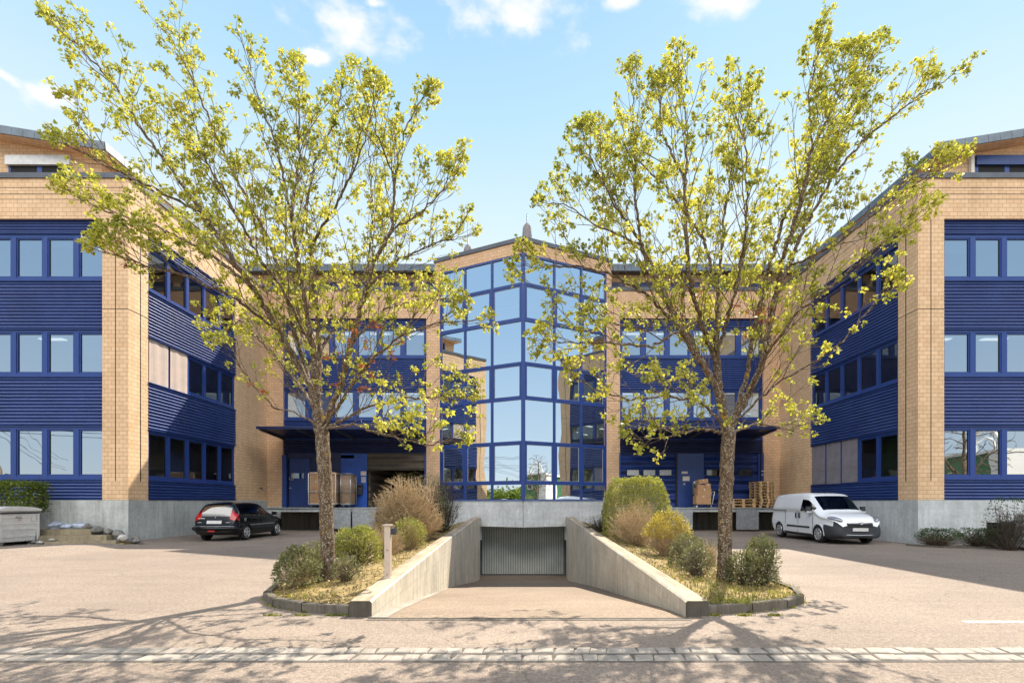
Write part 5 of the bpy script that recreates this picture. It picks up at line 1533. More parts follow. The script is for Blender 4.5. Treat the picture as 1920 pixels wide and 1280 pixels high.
# white panel van, nose towards the camera
def van():
    t = thing('panel_van','white panel van with dark bumper parked nose out by right plinth','van',(11.52,16.78,0), math.radians(-1.0))
    L = 4.39
    zroof = [(0,.70),(.05,.83),(.16,.94),(.45,1.045),(.92,1.15),(1.66,1.72),(1.95,1.80),(2.5,1.83),(3.5,1.81),(4.15,1.77),(4.32,1.70),(4.39,1.52)]
    zbelt = [(0,.80),(1.0,1.10),(2.2,1.13),(4.39,1.15)]
    wmax = [(0,.60),(.06,.72),(.20,.83),(.45,.895),(.9,.915),(4.0,.915),(4.3,.895),(4.39,.85)]
    wroof = [(0,.40),(.3,.62),(.9,.72),(1.7,.70),(2.2,.735),(4.2,.72),(4.39,.66)]
    zbot = [(0,.27),(.3,.20),(4.0,.22),(4.39,.38)]
    wh = [(.92,.315),(3.675,.315)]
    def cl(y, x, z, j):
        if j == -1: return 'front_bumper' if y < 1 else 'body'
        if 1.0 < y < 1.62 and x < .66 and j >= 16: return 'windscreen'
        if 1.22 < y < 2.12 and 12 <= j <= 15 and z > 1.16 and z < 1.70: return 'side_window'
        if (y < .20 and j <= 12) or (y < .60 and j <= 8): return 'front_bumper'
        if z < .27 or (y > 4.22 and z < .55): return 'sill'
        if y > 4.28 and .85 < z < 1.35 and x > .72: return 'tail_light'
        return 'body'
    ys, secs = shell(L, zroof, zbelt, wmax, wroof, zbot, 110, 11)
    build_shell(ys, secs, cl, t, {'front_bumper':M['plastic'],'windscreen':M['carglass'],'side_window':M['carglass'],'sill':M['plastic'],'tail_light':M['red'],'body':M['white_paint']}, wh, .365)
    for sx in (-1,1):
        for wy, wz_ in wh: wheel(t, sx*.80, wy, .315, .19, sx, 8, True)
    for sx in (-1,1):
        for wy, wz_ in wh: mb = MB(); arch_lip(mb, sx*.895, wy, .315, .365, sx); part('wheel_arch', mb, M['white_paint'], t, local=True)
    mb = MB(); mb.box(-.78,.78,.45,4.2,.30,.62); mb.box(-.74,.74,2.25,4.2,.62,1.6); mb.box(-.60,.60,.3,1.15,.62,.92); part('inner_body', mb, M['dark'], t, local=True)
    mb = MB()
    for sx in (-1,1): mb.box(sx*.16,sx*.64,1.75,2.2,.62,1.02); mb.box(sx*.18,sx*.62,2.05,2.22,1.0,1.42); mb.box(sx*.28,sx*.52,2.08,2.2,1.42,1.6)
    mb.box(-.72,.72,1.0,1.42,.9,1.08)
    part('seat', mb, M['seat'], t, local=True)
    mb = MB(); mb.lathe([(.17,-.012),(.18,0),(.17,.012)], 20, 'z', (.38,1.52,1.10)) if False else mb.tube([(.38+.17*math.cos(a),1.50+.05*math.sin(a),1.12+.16*math.sin(a)) for a in [2*math.pi*k/18 for k in range(19)]], .014, 6)
    part('steering_wheel', mb, M['black'], t, local=True)
    # grille bar, emblem, plate, fog lamps, lower lip
    mb = MB(); mb.tube([(-.44,.03,.735),(-.22,-.028,.752),(0,-.035,.757),(.22,-.028,.752),(.44,.03,.735)], .022, 6); part('grille_bar', mb, M['chrome'], t, local=True)
    mb = MB(); mb.hexa([(-.42,-.012,.60),(.42,-.012,.60),(.42,.05,.60),(-.42,.05,.60),(-.44,-.004,.715),(.44,-.004,.715),(.44,.05,.715),(-.44,.05,.715)]); part('grille', mb, M['black'], t, local=True)
    mb = MB(); mb.tube([(.058*math.cos(a),-.062,.757+.058*math.sin(a)) for a in [2*math.pi*k/20 for k in range(21)]], .010, 6)
    mb.poly([(-.055,-.064,.767),(-.055,-.064,.755),(-.004,-.064,.755),(-.004,-.064,.767)]); mb.poly([(.004,-.064,.759),(.004,-.064,.747),(.055,-.064,.747),(.055,-.064,.759)]); mb.poly([(-.012,-.065,.780),(-.016,-.065,.760),(.012,-.065,.734),(.016,-.065,.754)])
    part('emblem', mb, M['chrome'], t, local=True)
    mb = MB(); mb.box(-.26,.26,-.035,-.012,.47,.58); part('number_plate', mb, M['plate'], t, local=True)
    mb = MB(); mb.tube([(-.66,.06,.36),(-.3,-.02,.335),(0,-.03,.33),(.3,-.02,.335),(.66,.06,.36)], .018, 6); part('bumper_trim', mb, M['steel'], t, local=True)
    for sx in (-1,1):
        mb = MB(); mb.lathe([(.0,-.02),(.055,-.02),(.075,.02)], 14, 'z', (0,0,0))
        m_ = mb.mesh('fog_lamp', [M['lens']]); o = bpy.data.objects.new('fog_lamp', m_); COL.objects.link(o); o.parent = t; o.location = (sx*.60,.052,.43); o.rotation_euler = (math.radians(90),0,math.radians(-sx*-22))
        mb = MB(); hl = [(0,-1.0)]+[(math.sqrt(max(0,1-q*q)),q) for q in (-.9,-.7,-.4,0,.4,.7,.9)]+[(0,1.0)]
        mb.lathe([(r_*.085, h_*.27) for r_, h_ in hl], 16, 'z', (0,0,0))
        o = part('headlight', mb, M['lens'], t, local=True); o.location = (sx*.695,.25,.872); o.rotation_euler = (math.radians(-78),0,math.radians(-sx*32)); o.scale = (1.25,1,1)
        mb = MB(); mb.lathe([(r_*.055, h_*.055) for r_, h_ in hl], 14, 'z', (0,0,.0)); o2 = part('lamp_bowl', mb, M['chrome'], o, local=True); o2.location = (0,.05,-.12)
        # mirrors
        mb = MB(); mb.hexa([(-.085,-.05,-.09),(.085,-.03,-.09),(.085,.06,-.09),(-.085,.06,-.09),(-.075,-.045,.12),(.075,-.025,.12),(.075,.055,.12),(-.075,.055,.12)])
        o = part('mirror', mb, M['plastic'], t, local=True); o.location = (sx*1.0,1.36,1.18)
        mb = MB(); mb.box(-.07,.07,.061,.066,-.07,.10); part('mirror_glass', mb, M['chrome'], o, local=True)
        mb = MB(); mb.tube([(-sx*.02,0,-.07),(-sx*.14,0,-.10)], .02, 6); mb.box(-.085,.085,-.056,-.05,-.085,-.055); part('mirror_arm', mb, M['white_paint'], o, local=True)
        # rub strip and handles
        mb = MB(); mb.box(sx*.912,sx*.930,1.42,3.02,.50,.57); part('rub_strip', mb, M['plastic'], t, local=True)
        for y in (2.10,2.34):
            mb = MB(); mb.tube([(sx*.915,y,.86),(sx*.935,y,.90),(sx*.935,y,1.02),(sx*.915,y,1.06)], .025, 8); part('door_handle', mb, M['black'], t, local=True)
        mb = MB()
        for y, z0, z1 in ((1.22,.34,1.10),(2.22,.30,1.14),(3.16,.60,1.14)): mb.box(sx*.908,sx*.9175,y-.005,y+.005,z0,z1)
        mb.box(sx*.905,sx*.920,3.1,4.25,1.125,1.145)
        mb.box(sx*.905,sx*.9175,2.3,4.0,.295,.305)
        part('panel_gap', mb, M['dark'], t, local=True)
    mb = MB(); mb.tube([(0,2.0,1.81),(.0,2.2,1.93)], .006, 5); mb.tube([(-.55,1.08,1.17),(-.1,.98,1.165),(.1,1.05,1.19)], .01, 5); mb.tube([(.6,1.08,1.17),(.2,.98,1.165)], .01, 5); part('wiper', mb, M['black'], t, local=True)
    return t
van()

# black estate car, tail towards the camera
def estate():
    t = thing('estate_car','black estate car with red tail lights parked against the left plinth','car',(-11.48,18.2,0), math.radians(1.0))
    L = 4.03
    zroof = [(0,.52),(.05,.70),(.12,.92),(.20,1.13),(.31,1.33),(.42,1.405),(1.0,1.45),(1.8,1.44),(2.25,1.37),(3.0,.98),(3.4,.91),(3.78,.79),(3.95,.66),(4.03,.50)]
    zbelt = [(0,.80),(.3,.96),(1.0,.95),(2.9,.88),(4.03,.8)]
    wmax = [(0,.66),(.08,.76),(.25,.815),(.7,.826),(3.2,.826),(3.7,.77),(3.95,.66),(4.03,.55)]
    wroof = [(0,.58),(.3,.60),(.6,.585),(1.5,.60),(2.3,.58),(3.0,.62),(4.03,.4)]
    zbot = [(0,.34),(.3,.22),(3.6,.20),(4.03,.26)]
    wh = [(.76,.295),(3.20,.295)]
    def cl(y, x, z, j):
        if j == -1: return 'body'
        if .13 < y < .33 and x < .55 and j >= 14: return 'rear_window'
        if 2.32 < y < 2.98 and x < .56 and j >= 14: return 'windscreen'
        if 10 <= j <= 13 and .86 < z and ((.56<y<1.06) or (1.13<y<1.84) or (1.93<y<2.72)): return 'side_window'
        if .05 < y < .36 and z > .80 and x > .55 and y < .20+.16*max(0,(1.36-z)): return 'tail_light'
        if z < .26: return 'sill'
        return 'body'
    ys, secs = shell(L, zroof, zbelt, wmax, wroof, zbot, 110, 9)
    build_shell(ys, secs, cl, t, {'rear_window':M['carglass'],'windscreen':M['carglass'],'side_window':M['carglass'],'tail_light':M['red'],'sill':M['plastic'],'body':M['black_paint']}, wh, .335)
    for sx in (-1,1):
        for wy, wz_ in wh: wheel(t, sx*.72, wy, .295, .185, sx, 5)
    for sx in (-1,1):
        for wy, wz_ in wh: mb = MB(); arch_lip(mb, sx*.800, wy, .295, .335, sx); part('wheel_arch', mb, M['black_paint'], t, local=True)
    mb = MB(); mb.box(-.68,.68,.3,3.7,.28,.62); mb.box(-.60,.60,2.95,3.6,.62,.84); part('inner_body', mb, M['dark'], t, local=True)
    mb = MB()
    for sx in (-1,1): mb.box(sx*.12,sx*.58,2.0,2.15,.6,1.12); mb.box(sx*.24,sx*.46,2.02,2.12,1.12,1.30); mb.box(sx*.04,sx*.62,1.15,1.28,.6,1.05); mb.box(sx*.24,sx*.46,1.17,1.26,1.05,1.22)
    part('seat', mb, M['seat'], t, local=True)
    # bumper, plate, reflectors, badges
    mb = MB(); mb.tube([(-.80,.36,.47),(-.76,.05,.475),(-.5,-.055,.48),(0,-.07,.48),(.5,-.055,.48),(.76,.05,.475),(.80,.36,.47)], [.06,.075,.085,.085,.085,.075,.06], 10); part('rear_bumper', mb, M['black_paint'], t, local=True)
    mb = MB(); mb.tube([(-.76,.0,.555),(-.5,-.06,.56),(0,-.075,.56),(.5,-.06,.56),(.76,.0,.555)], .014, 6); part('bumper_strip', mb, M['steel'], t, local=True)
    mb = MB(); mb.box(-.13,.13,-.165,-.145,.37,.42); part('reflector', mb, M['red'], t, local=True)
    mb = MB(); mb.hexa([(-.27,.006,.66),(.27,.006,.66),(.27,.03,.66),(-.27,.03,.66),(-.27,.034,.775),(.27,.034,.775),(.27,.06,.775),(-.27,.06,.775)]); part('number_plate', mb, M['plate'], t, local=True)
    mb = MB(); mb.box(-.62,-.38,.085,.11,.845,.865); mb.box(.42,.58,.03,.06,.70,.715); mb.box(-.62,-.46,.03,.06,.70,.715); part('badge', mb, M['chrome'], t, local=True)
    mb = MB(); mb.lathe([(0,-.0),(.03,0),(.03,.02)], 12, 'z', (0,.12,.88)); part('emblem', mb, M['chrome'], t, local=True)
    mb = MB(); mb.tube([(-.28,.19,1.02),(-.0,.16,1.00),(.25,.21,1.05)], .01, 5); part('wiper', mb, M['black'], t, local=True)
    for sx in (-1,1):
        mb = MB(); mb.tube([(sx*.56,.75,1.445),(sx*.565,.85,1.475),(sx*.565,2.0,1.475),(sx*.555,2.12,1.43)], .017, 6); part('roof_rail', mb, M['steel'], t, local=True)
        mb = MB(); mb.box(-.09,.09,-.04,.05,-.06,.08); o = part('mirror', mb, M['black_paint'], t, local=True); o.location = (sx*.90,2.72,.98)
        mb = MB(); mb.box(sx*.826,sx*.838,.98,2.85,.565,.60); part('rub_strip', mb, M['steel'], t, local=True)
        for y in (1.28,2.08):
            mb = MB(); mb.tube([(sx*.82,y,.80),(sx*.845,y+.03,.80),(sx*.845,y+.15,.80),(sx*.82,y+.18,.80)], .014, 6); part('door_handle', mb, M['black_paint'], t, local=True)
        mb = MB()
        for y in (1.09,1.88,2.84): mb.box(sx*.815,sx*.829,y-.004,y+.004,.34,.86)
        part('panel_gap', mb, M['dark'], t, local=True)
    mb = MB(); mb.lathe([(0,0),(.07,.0),(.07,.012)], 14, 'x', (.822,.62,.80)); part('fuel_cap', mb, M['steel'], t, local=True)
    mb = MB(); mb.tube([(0,.75,1.42),(0,.55,1.62)], .005, 5); part('aerial', mb, M['black'], t, local=True)
    return t
estate()

# ------------------------------------------------------------------ dumpster
def text_mesh(s, size, mat, ext=.002):
    cu = bpy.data.curves.new('lettering','FONT'); cu.body = s; cu.size = size; cu.extrude = ext; cu.align_x = 'CENTER'
    o = bpy.data.objects.new('tmp', cu); COL.objects.link(o)
    dg = bpy.context.evaluated_depsgraph_get(); me = bpy.data.meshes.new_from_object(o.evaluated_get(dg)); me.materials.clear(); me.materials.append(mat)
    bpy.data.objects.remove(o); bpy.data.curves.remove(cu); me.name = 'lettering'; return me
t = thing('dumpster','wheeled grey galvanised dumpster lettered MTC at left edge of yard','dumpster',(-16.50,15.45,.0), math.radians(-3))
mb = MB()
mb.hexa([(-.62,-.50,.24),(.62,-.50,.24),(.62,.52,.24),(-.62,.52,.24),(-.68,-.56,1.18),(.68,-.56,1.18),(.68,.58,1.18),(-.68,.58,1.18)])
part('tub', mb, M['galv'], t, local=True)
mb = MB()
for z in (.40,.62,.80,1.00,1.08):
    f = .62+.06*(z-.24)/.94; hh = .02
    mb.box(-f-.012,f+.012,-.50-.06*(z-.24)/.94-.014,-.50-.06*(z-.24)/.94+.005,z-hh,z+hh); mb.box(f-.002,f+.014,-.5-.06*(z-.24)/.94,.52+.06*(z-.24)/.94,z-hh,z+hh)
mb.box(.655,.70,-.58,-.52,.26,1.16); mb.box(.655,.70,.53,.59,.26,1.16)
part('rib', mb, M['galv'], t, local=True)
mb = MB(); mb.box(.69,.705,-.57,.59,1.10,1.15); part('rim_shadow_gap', mb, M['plastic'], t, local=True)
mb = MB(); pr = [(-.60,1.19),(-.62,1.24),(-.45,1.30),(0,1.335),(.45,1.30),(.64,1.24),(.63,1.19)]
for (a,za),(b,zb_) in zip(pr,pr[1:]): mb.quad((-.73,a,za),(.73,a,za),(.73,b,zb_),(-.73,b,zb_),0,True)
mb.poly([(.73,a,z) for a,z in pr]); mb.poly([(-.73,a,z) for a,z in pr][::-1]); mb.quad((-.73,-.60,1.19),(.73,-.60,1.19),(.73,.63,1.19),(-.73,.63,1.19))
lid = part('lid', mb, M['galv'], t, local=True)
mb = MB()
for y in (-.1,.05): mb.box(.6,.66,y,y+.05,1.31,1.335)
part('hinge', mb, M['steel'], lid, local=True)
for x, y in ((.52,-.42),(.52,.44),(-.52,-.42),(-.52,.44)):
    mb = MB(); mb.lathe([(.03,-.025),(.095,-.025),(.10,-.012),(.10,.012),(.095,.025),(.03,.025)], 18, 'x', (x,y,.10)); w_ = part('castor', mb, M['black'], t, local=True)
    mb = MB(); mb.lathe([(0,-.03),(.055,-.03),(.055,.03),(0,.03)], 14, 'x', (x,y,.10)); mb.hexa([(x-.04,y-.03,.10),(x+.04,y-.03,.10),(x+.04,y+.03,.10),(x-.04,y+.03,.10),(x-.06,y-.07,.24),(x+.06,y-.07,.24),(x+.06,y+.07,.24),(x-.06,y+.07,.24)]); part('fork', mb, M['steel'], w_, local=True)
def on_side(me, y, z, nm):
    o = bpy.data.objects.new(nm, me); COL.objects.link(o); o.parent = t; o.location = (.686,y,z); o.rotation_euler = (math.radians(90-4),0,math.radians(90)); return o
on_side(text_mesh('MTC', .095, M['letter']), -.02, .955, 'lettering')
mb = MB(); mb.box(.672,.686,.37,.47,.86,1.04); part('sticker', mb, M['white_in'], t, local=True)
mb = MB(); mb.box(.678,.689,-.04,.04,.905,.92); part('red_mark', mb, M['letter_red'], t, local=True)

# ------------------------------------------------------------------ stone steps and rocks by the left wing
def slab(lab, pts, z0, z1):
    mb = MB(); mb.prism(pts, z0, z1-.012); c = (sum(p[0] for p in pts)/len(pts), sum(p[1] for p in pts)/len(pts))
    mb.prism([(c[0]+(p[0]-c[0])*.985, c[1]+(p[1]-c[1])*.97) for p in pts], z1-.012, z1)
    o = part('stone_step', mb, M['step'], None); tag(o, lab, 'step', 'stone steps by the left wing'); return o
slab('lowest stone step, nearest the yard', [(-15.35,15.72),(-13.38,16.12),(-13.45,16.5),(-15.4,16.2)], -.02, .20)
slab('middle stone step behind and above the lowest one', [(-15.75,15.95),(-13.85,16.30),(-13.9,16.66),(-15.8,16.4)], .0, .37)
slab('uppermost dark stone slab against plinth behind the dumpster', [(-16.3,16.25),(-14.55,16.52),(-14.6,16.86),(-16.35,16.8)], .0, .56)
mb = MB(); mb.prism([(-16.9,15.9),(-15.3,15.70),(-15.35,15.8),(-16.9,16.0)], -.02, .10); kind(part('kerb_edging', mb, M['kerb']), 'structure')
mb = MB(); mb.prism([(-17.2,16.0),(-15.5,15.85),(-13.2,16.25),(-13.25,16.88),(-17.2,16.88)], -.02, .12); kind(part('rock_bed', mb, M['soil']), 'structure')
def rock(lab, c, s, mat, sd, grp='rocks along the left plinth'):
    bm = bmesh.new(); bmesh.ops.create_icosphere(bm, subdivisions=3, radius=1)
    rg = random.Random(sd)
    for v in bm.verts:
        p = v.co.copy(); q = 1+.30*mnoise.noise(p*1.2+Vector((sd*3.1,0,0)))+.12*mnoise.noise(p*3.1+Vector((sd,5,0)))
        v.co = Vector((p.x*s[0]*q, p.y*s[1]*q, p.z*s[2]*q))
    me = bpy.data.meshes.new('rock'); bm.to_mesh(me); bm.free(); me.materials.append(M[mat])
    for p in me.polygons: p.use_smooth = True
    o = bpy.data.objects.new('rock', me); COL.objects.link(o); o.location = c; o.rotation_euler = (rg.uniform(-.2,.2),rg.uniform(-.2,.2),rg.uniform(0,3)); tag(o, lab, 'rock', grp); return o
rk = [('large flat cream rock lying right of the steps',(-13.42,16.45,.26),(.24,.15,.13),'rock_pale'),
 ('dark rock just above the cream rock',(-13.70,16.62,.40),(.17,.13,.12),'rock'),
 ('small dark rock at right end of the rock row, by the corner',(-13.12,16.62,.16),(.13,.10,.08),'rock'),
 ('small grey rock behind the cream rock',(-13.25,16.78,.24),(.12,.09,.09),'rock'),
 ('brown rock on the right end of the middle step',(-14.12,16.70,.46),(.19,.12,.11),'rock'),
 ('rounded brown rock in middle of the row above the middle step',(-14.50,16.72,.52),(.22,.13,.13),'rock'),
 ('brown rock leaning on the uppermost slab, right end',(-14.85,16.70,.60),(.20,.13,.14),'rock'),
 ('blue-white marbled rock, rightmost on the uppermost slab',(-15.05,16.66,.64),(.26,.14,.11),'rock_blue'),
 ('blue-white marbled rock, second from right on the uppermost slab',(-15.46,16.64,.63),(.17,.13,.10),'rock_blue'),
 ('blue-white marbled rock, third from right on the uppermost slab',(-15.86,16.62,.66),(.27,.14,.13),'rock_blue'),
 ('pale stone low beside the dumpster, in front of the middle step',(-15.62,15.84,.17),(.16,.08,.05),'rock_pale'),
 ('flat tan stone in front of the middle step, right of the pale one',(-15.30,15.95,.24),(.17,.08,.05),'rock_pale'),
 ('green-grey stone nearest the dumpster wheel',(-15.85,15.92,.18),(.13,.09,.07),'rock')]
for k, (lab, c, s, m_) in enumerate(rk): rock(lab, c, s, m_, k+1)

# ------------------------------------------------------------------ things on the docks
DZ = 1.176
def pallet_parts(t):
    mb = MB()
    for k in range(5):
        x = -.40+.055+k*.1725; mb.box(x-.055 if k else -.40, x+.055 if k < 4 else .40, -.60,.60,.122,.144)
    for y in (-.53,0,.53): mb.box(-.40,.40,y-.07,y+.07,.100,.1215)
    part('deck_boards', mb, M['pallet'], t, local=True)
    mb = MB()
    for x in (-.345,0,.345):
        for y in (-.53,0,.53): mb.box(x-.05,x+.05,y-.07,y+.07,.022,.0995)
    part('blocks', mb, M['pallet'], t, local=True)
    mb = MB()
    for x in (-.345,0,.345): mb.box(x-.05,x+.05,-.60,.60,.0,.0215)
    part('bottom_boards', mb, M['pallet'], t, local=True)
def copy_tree(o, parent=None):
    c = o.copy(); COL.objects.link(c); c.parent = parent
    for ch in o.children: copy_tree(ch, c)
    return c
ordn = ['lowest','second','third','fourth','fifth','sixth','seventh','eighth','topmost']
proto = None
rr = random.Random(8)
for name_, x, y, n, rot in (('tall',12.22,25.05,9,0),('short',10.98,24.85,3,90)):
    for k in range(n):
        w = ordn[k] if n == 9 else ['lowest','middle','top'][k]
        lab = ('%s wooden pallet of the tall stack behind the white van' if n == 9 else '%s wooden pallet of the short stack beside right maple trunk') % w
        if proto is None:
            t = thing('wooden_pallet', lab, 'pallet', (0,0,0), 0, 'stacked wooden pallets'); pallet_parts(t); proto = t
        else: t = copy_tree(proto); t['label'] = lab
        t.location = (x+rr.uniform(-.025,.025), y+rr.uniform(-.02,.02), DZ+k*.1455); t.rotation_euler = (0,0,math.radians(rot+rr.uniform(-1.2,1.2)))
# loading trolley with parcels
def carton(lab, c, s, rz=0, grp='parcels on the dock trolley', tape=True):
    t = thing('cardboard_box', lab, 'box', c, rz, grp)
    mb = MB(); w, d, h = s; mb.box(-w/2,w/2,-d/2,d/2,0,h); part('carton', mb, M['cardboard'], t, local=True)
    mb = MB(); mb.box(-.025,.025,-d/2-.002,d/2+.002,h-.09,h+.002) if tape else mb.box(-w/2-.002,w/2+.002,-.02,.02,h-.01,h+.002)
    part('tape', mb, M['tape'], t, local=True)
    return t
tx, ty = 9.18, 25.15
t = thing('parcel_trolley','low wheeled trolley with white bent handle under the parcels','trolley',(tx,ty,DZ))
mb = MB(); mb.box(-.42,.42,-.28,.28,.13,.165); part('platform', mb, M['plastic'], t, local=True)
mb = MB(); mb.tube([(.43,.2,.15),(.50,.2,.55),(.56,.2,.80)], .018, 8); mb.tube([(.43,-.2,.15),(.50,-.2,.55),(.56,-.2,.80)], .018, 8); mb.tube([(.56,-.2,.80),(.56,.2,.80)], .018, 8); part('handle', mb, M['white_in'], t, local=True)
for x in (-.34,.36):
    for y in (-.22,.22):
        mb = MB(); mb.lathe([(.0,-.02),(.06,-.02),(.06,.02),(0,.02)], 14, 'x', (x,y,.06)); mb.box(x-.03,x+.03,y-.02,y+.02,.09,.13); part('wheel', mb, M['steel'], t, local=True)
z = DZ+.168
carton('large tan carton at the bottom of the trolley load',(tx-.02,ty,z),(.74,.52,.44))
carton('wide brown carton second from the bottom on the trolley',(tx+.02,ty,z+.442),(.70,.50,.35))
carton('small square carton on left of the third layer',(tx-.13,ty-.05,z+.794),(.34,.36,.19),0,tape=False)
carton('narrow taped carton on right of the third layer',(tx+.21,ty,z+.794),(.28,.42,.25))
o = carton('tilted topmost carton of the trolley load',(tx-.02,ty,z+1.052),(.50,.40,.22)); o.rotation_euler = (0,math.radians(-7),math.radians(6))
t2 = thing('white_cup','small white cup on dock floor by the wall panel','cup',(8.80,24.9,DZ)); mb = MB(); mb.lathe([(.04,0),(.055,.09),(.05,.09),(.035,.01)], 14); part('cup', mb, M['white_in'], t2, local=True)

# roll containers
def roll(lab, c, w, d, mat, h=1.72):
    t = thing('roll_container', lab, 'roll container', c, 0, 'roll containers on the left dock')
    mb = MB(); r = .022
    for x in (-w/2,w/2):
        for y in (-d/2,d/2): mb.tube([(x,y,.18),(x,y,h)], r, 8)
    for y in (-d/2,d/2):
        for z in (.20,.80,h): mb.tube([(-w/2,y,z),(w/2,y,z)], r*.8, 6)
    for x in (-w/2,w/2):
        for z in (.20,.80,h): mb.tube([(x,-d/2,z),(x,d/2,z)], r*.8, 6)
    part('frame', mb, M['white_in'] if mat == 'cardboard' else M['steel'], t, local=True)
    mb = MB()
    for k in range(1,12):
        x = -w/2+w*k/12; mb.tube([(x,-d/2,.2),(x,-d/2,h)], .005, 4)
    for k in range(1,9): mb.tube([(-w/2,-d/2,.2+k*(h-.2)/9),(w/2,-d/2,.2+k*(h-.2)/9)], .005, 4)
    for k in range(1,6):
        y = -d/2+d*k/6; mb.tube([(w/2,y,.2),(w/2,y,h)], .005, 4)
    part('mesh_panel', mb, M['steel'], t, local=True)
    mb = MB(); mb.box(-w/2,w/2,-d/2,d/2,.14,.18); part('base', mb, M['steel'], t, local=True)
    for x in (-w/2+.1,w/2-.1):
        for y in (-d/2+.08,d/2-.08):
            mb = MB(); mb.lathe([(.02,-.02),(.07,-.02),(.07,.02),(.02,.02)], 14, 'x', (x,y,.07)); mb.box(x-.035,x+.035,y-.03,y+.03,.10,.14); wv = part('castor', mb, M['plastic'], t, local=True)
            mb = MB(); mb.lathe([(0,-.022),(.03,-.022),(.03,.022),(0,.022)], 10, 'x', (x,y,.07)); part('hub', mb, M['white_in'], wv, local=True)
    return t
roll('white framed mesh roll container of cartons behind left maple trunk',(-10.15,25.15,DZ),1.36,.80,'cardboard')
roll('narrow dark steel roll container right of the white framed one',(-9.02,25.35,DZ),.50,.85,'steel')
k = 0
for ix, xx in enumerate((-10.48,-9.82)):
    for iz, (z, h) in enumerate(((.185,.60),(.79,.55),(1.345,.45))):
        side = ('left','right')[ix]; lev = ('bottom','middle','top')[iz]
        carton('%s %s carton inside the white framed roll container' % (lev, side),(xx,25.15,DZ+z),(.62,.70,h),0,'cartons in the roll containers')
for iz, (z, h) in enumerate(((.185,.75),(.94,.72))):
    carton('%s carton inside the narrow dark roll container' % ('lower','upper')[iz],(-9.02,25.35,DZ+z),(.42,.72,h),0,'cartons in the roll containers',False)

# ------------------------------------------------------------------ person behind the window
def skin_body(name, nodes, edges, mat, parent):
    me = bpy.data.meshes.new(name); me.from_pydata([n[0] for n in nodes], edges, [])
    o = bpy.data.objects.new('tmp', me); COL.objects.link(o)
    m = o.modifiers.new('s','SKIN'); 
    for i, n in enumerate(nodes):
        sv = me.skin_vertices[0].data[i]; sv.radius = n[1] if isinstance(n[1], tuple) else (n[1],n[1]); sv.use_root = (i == 0)
    sd = o.modifiers.new('d','SUBSURF'); sd.levels = 2; sd.render_levels = 2
    dg = bpy.context.evaluated_depsgraph_get(); nm = bpy.data.meshes.new_from_object(o.evaluated_get(dg)); nm.name = name
    bpy.data.objects.remove(o); nm.materials.clear(); nm.materials.append(mat)
    for p in nm.polygons: p.use_smooth = True
    r = bpy.data.objects.new(name, nm); COL.objects.link(r); r.parent = parent; return r
t = thing('person','person in dark shirt standing indoors behind left wing side window','person',(-14.42,20.75,4.956), math.radians(12))
# faces -Y
N = [((0,.02,.95),(.15,.11)),((0,.02,1.12),(.14,.10)),((0,.0,1.32),(.17,.11)),((0,-.01,1.44),(.10,.08)),((0,-.02,1.51),.055),((0,-.04,1.60),(.075,.09)),((0,-.04,1.70),(.07,.085)),
     ((.20,0,1.40),.06),((.25,-.02,1.14),.046),((.20,-.24,1.06),.036),((.16,-.33,1.08),.032),
     ((-.20,0,1.40),.06),((-.25,-.02,1.14),.046),((-.16,-.24,1.12),.036),((-.10,-.32,1.16),.032),
     ((.09,.02,.88),.09),((.10,0,.48),.062),((.10,.04,.08),.042),((.10,-.10,.04),.04),
     ((-.09,.02,.88),.09),((-.10,0,.48),.062),((-.10,.04,.08),.042),((-.10,-.10,.04),.04)]
E = [(0,1),(1,2),(2,3),(3,4),(4,5),(5,6),(2,7),(7,8),(8,9),(9,10),(2,11),(11,12),(12,13),(13,14),(0,15),(15,16),(16,17),(17,18),(0,19),(19,20),(20,21),(21,22)]
skin_body('body', N, E, M['skin'], t)
N2 = [(p, (tuple(a*1.14 for a in r) if isinstance(r, tuple) else r*1.2)) for p, r in N]
skin_body('shirt', [N2[i] for i in (0,1,2,3)]+[N2[i] for i in (7,8,11,12)], [(0,1),(1,2),(2,3),(2,4),(4,5),(2,6),(6,7)], M['shirt'], t)
skin_body('trousers', [N2[0]]+[N2[i] for i in (15,16,17,19,20,21)], [(0,1),(1,2),(2,3),(0,4),(4,5),(5,6)], M['plastic'], t)
skin_body('hair', [((0,.01,1.74),(.078,.085)),((0,.05,1.66),(.076,.05))], [(0,1)], M['hair'], t)
for sx in (-1,1):
    for k in range(4):
        y0 = -.33 if sx > 0 else -.32; zz = 1.08 if sx > 0 else 1.16; xx = .16 if sx > 0 else -.10
        mb = MB(); mb.tube([(xx-.025+.017*k,y0-.02,zz),(xx-.027+.018*k,y0-.06,zz-.005),(xx-.027+.018*k,y0-.09+.006*abs(k-1.5),zz-.03)], [.009,.008,.006], 6); part('finger', mb, M['skin'], t, local=True)
    mb = MB(); mb.tube([(xx+sx*-.03,y0,zz+.01),(xx+sx*-.045,y0-.04,zz+.025),(xx+sx*-.04,y0-.07,zz+.02)], [.011,.009,.007], 6); part('thumb', mb, M['skin'], t, local=True)
mb = MB()
for sx in (-1,1): mb.lathe([(0,-.012),(.011,-.004),(0,.006)], 8, 'x', (sx*.03,-.128,1.655))
part('eye', mb, M['dark'], t, local=True)
mb = MB(); mb.hexa([(-.014,-.125,1.60),(.014,-.125,1.60),(.014,-.11,1.60),(-.014,-.11,1.60),(-.006,-.128,1.645),(.006,-.128,1.645),(.006,-.11,1.645),(-.006,-.11,1.645)]); part('nose', mb, M['skin'], t, local=True)

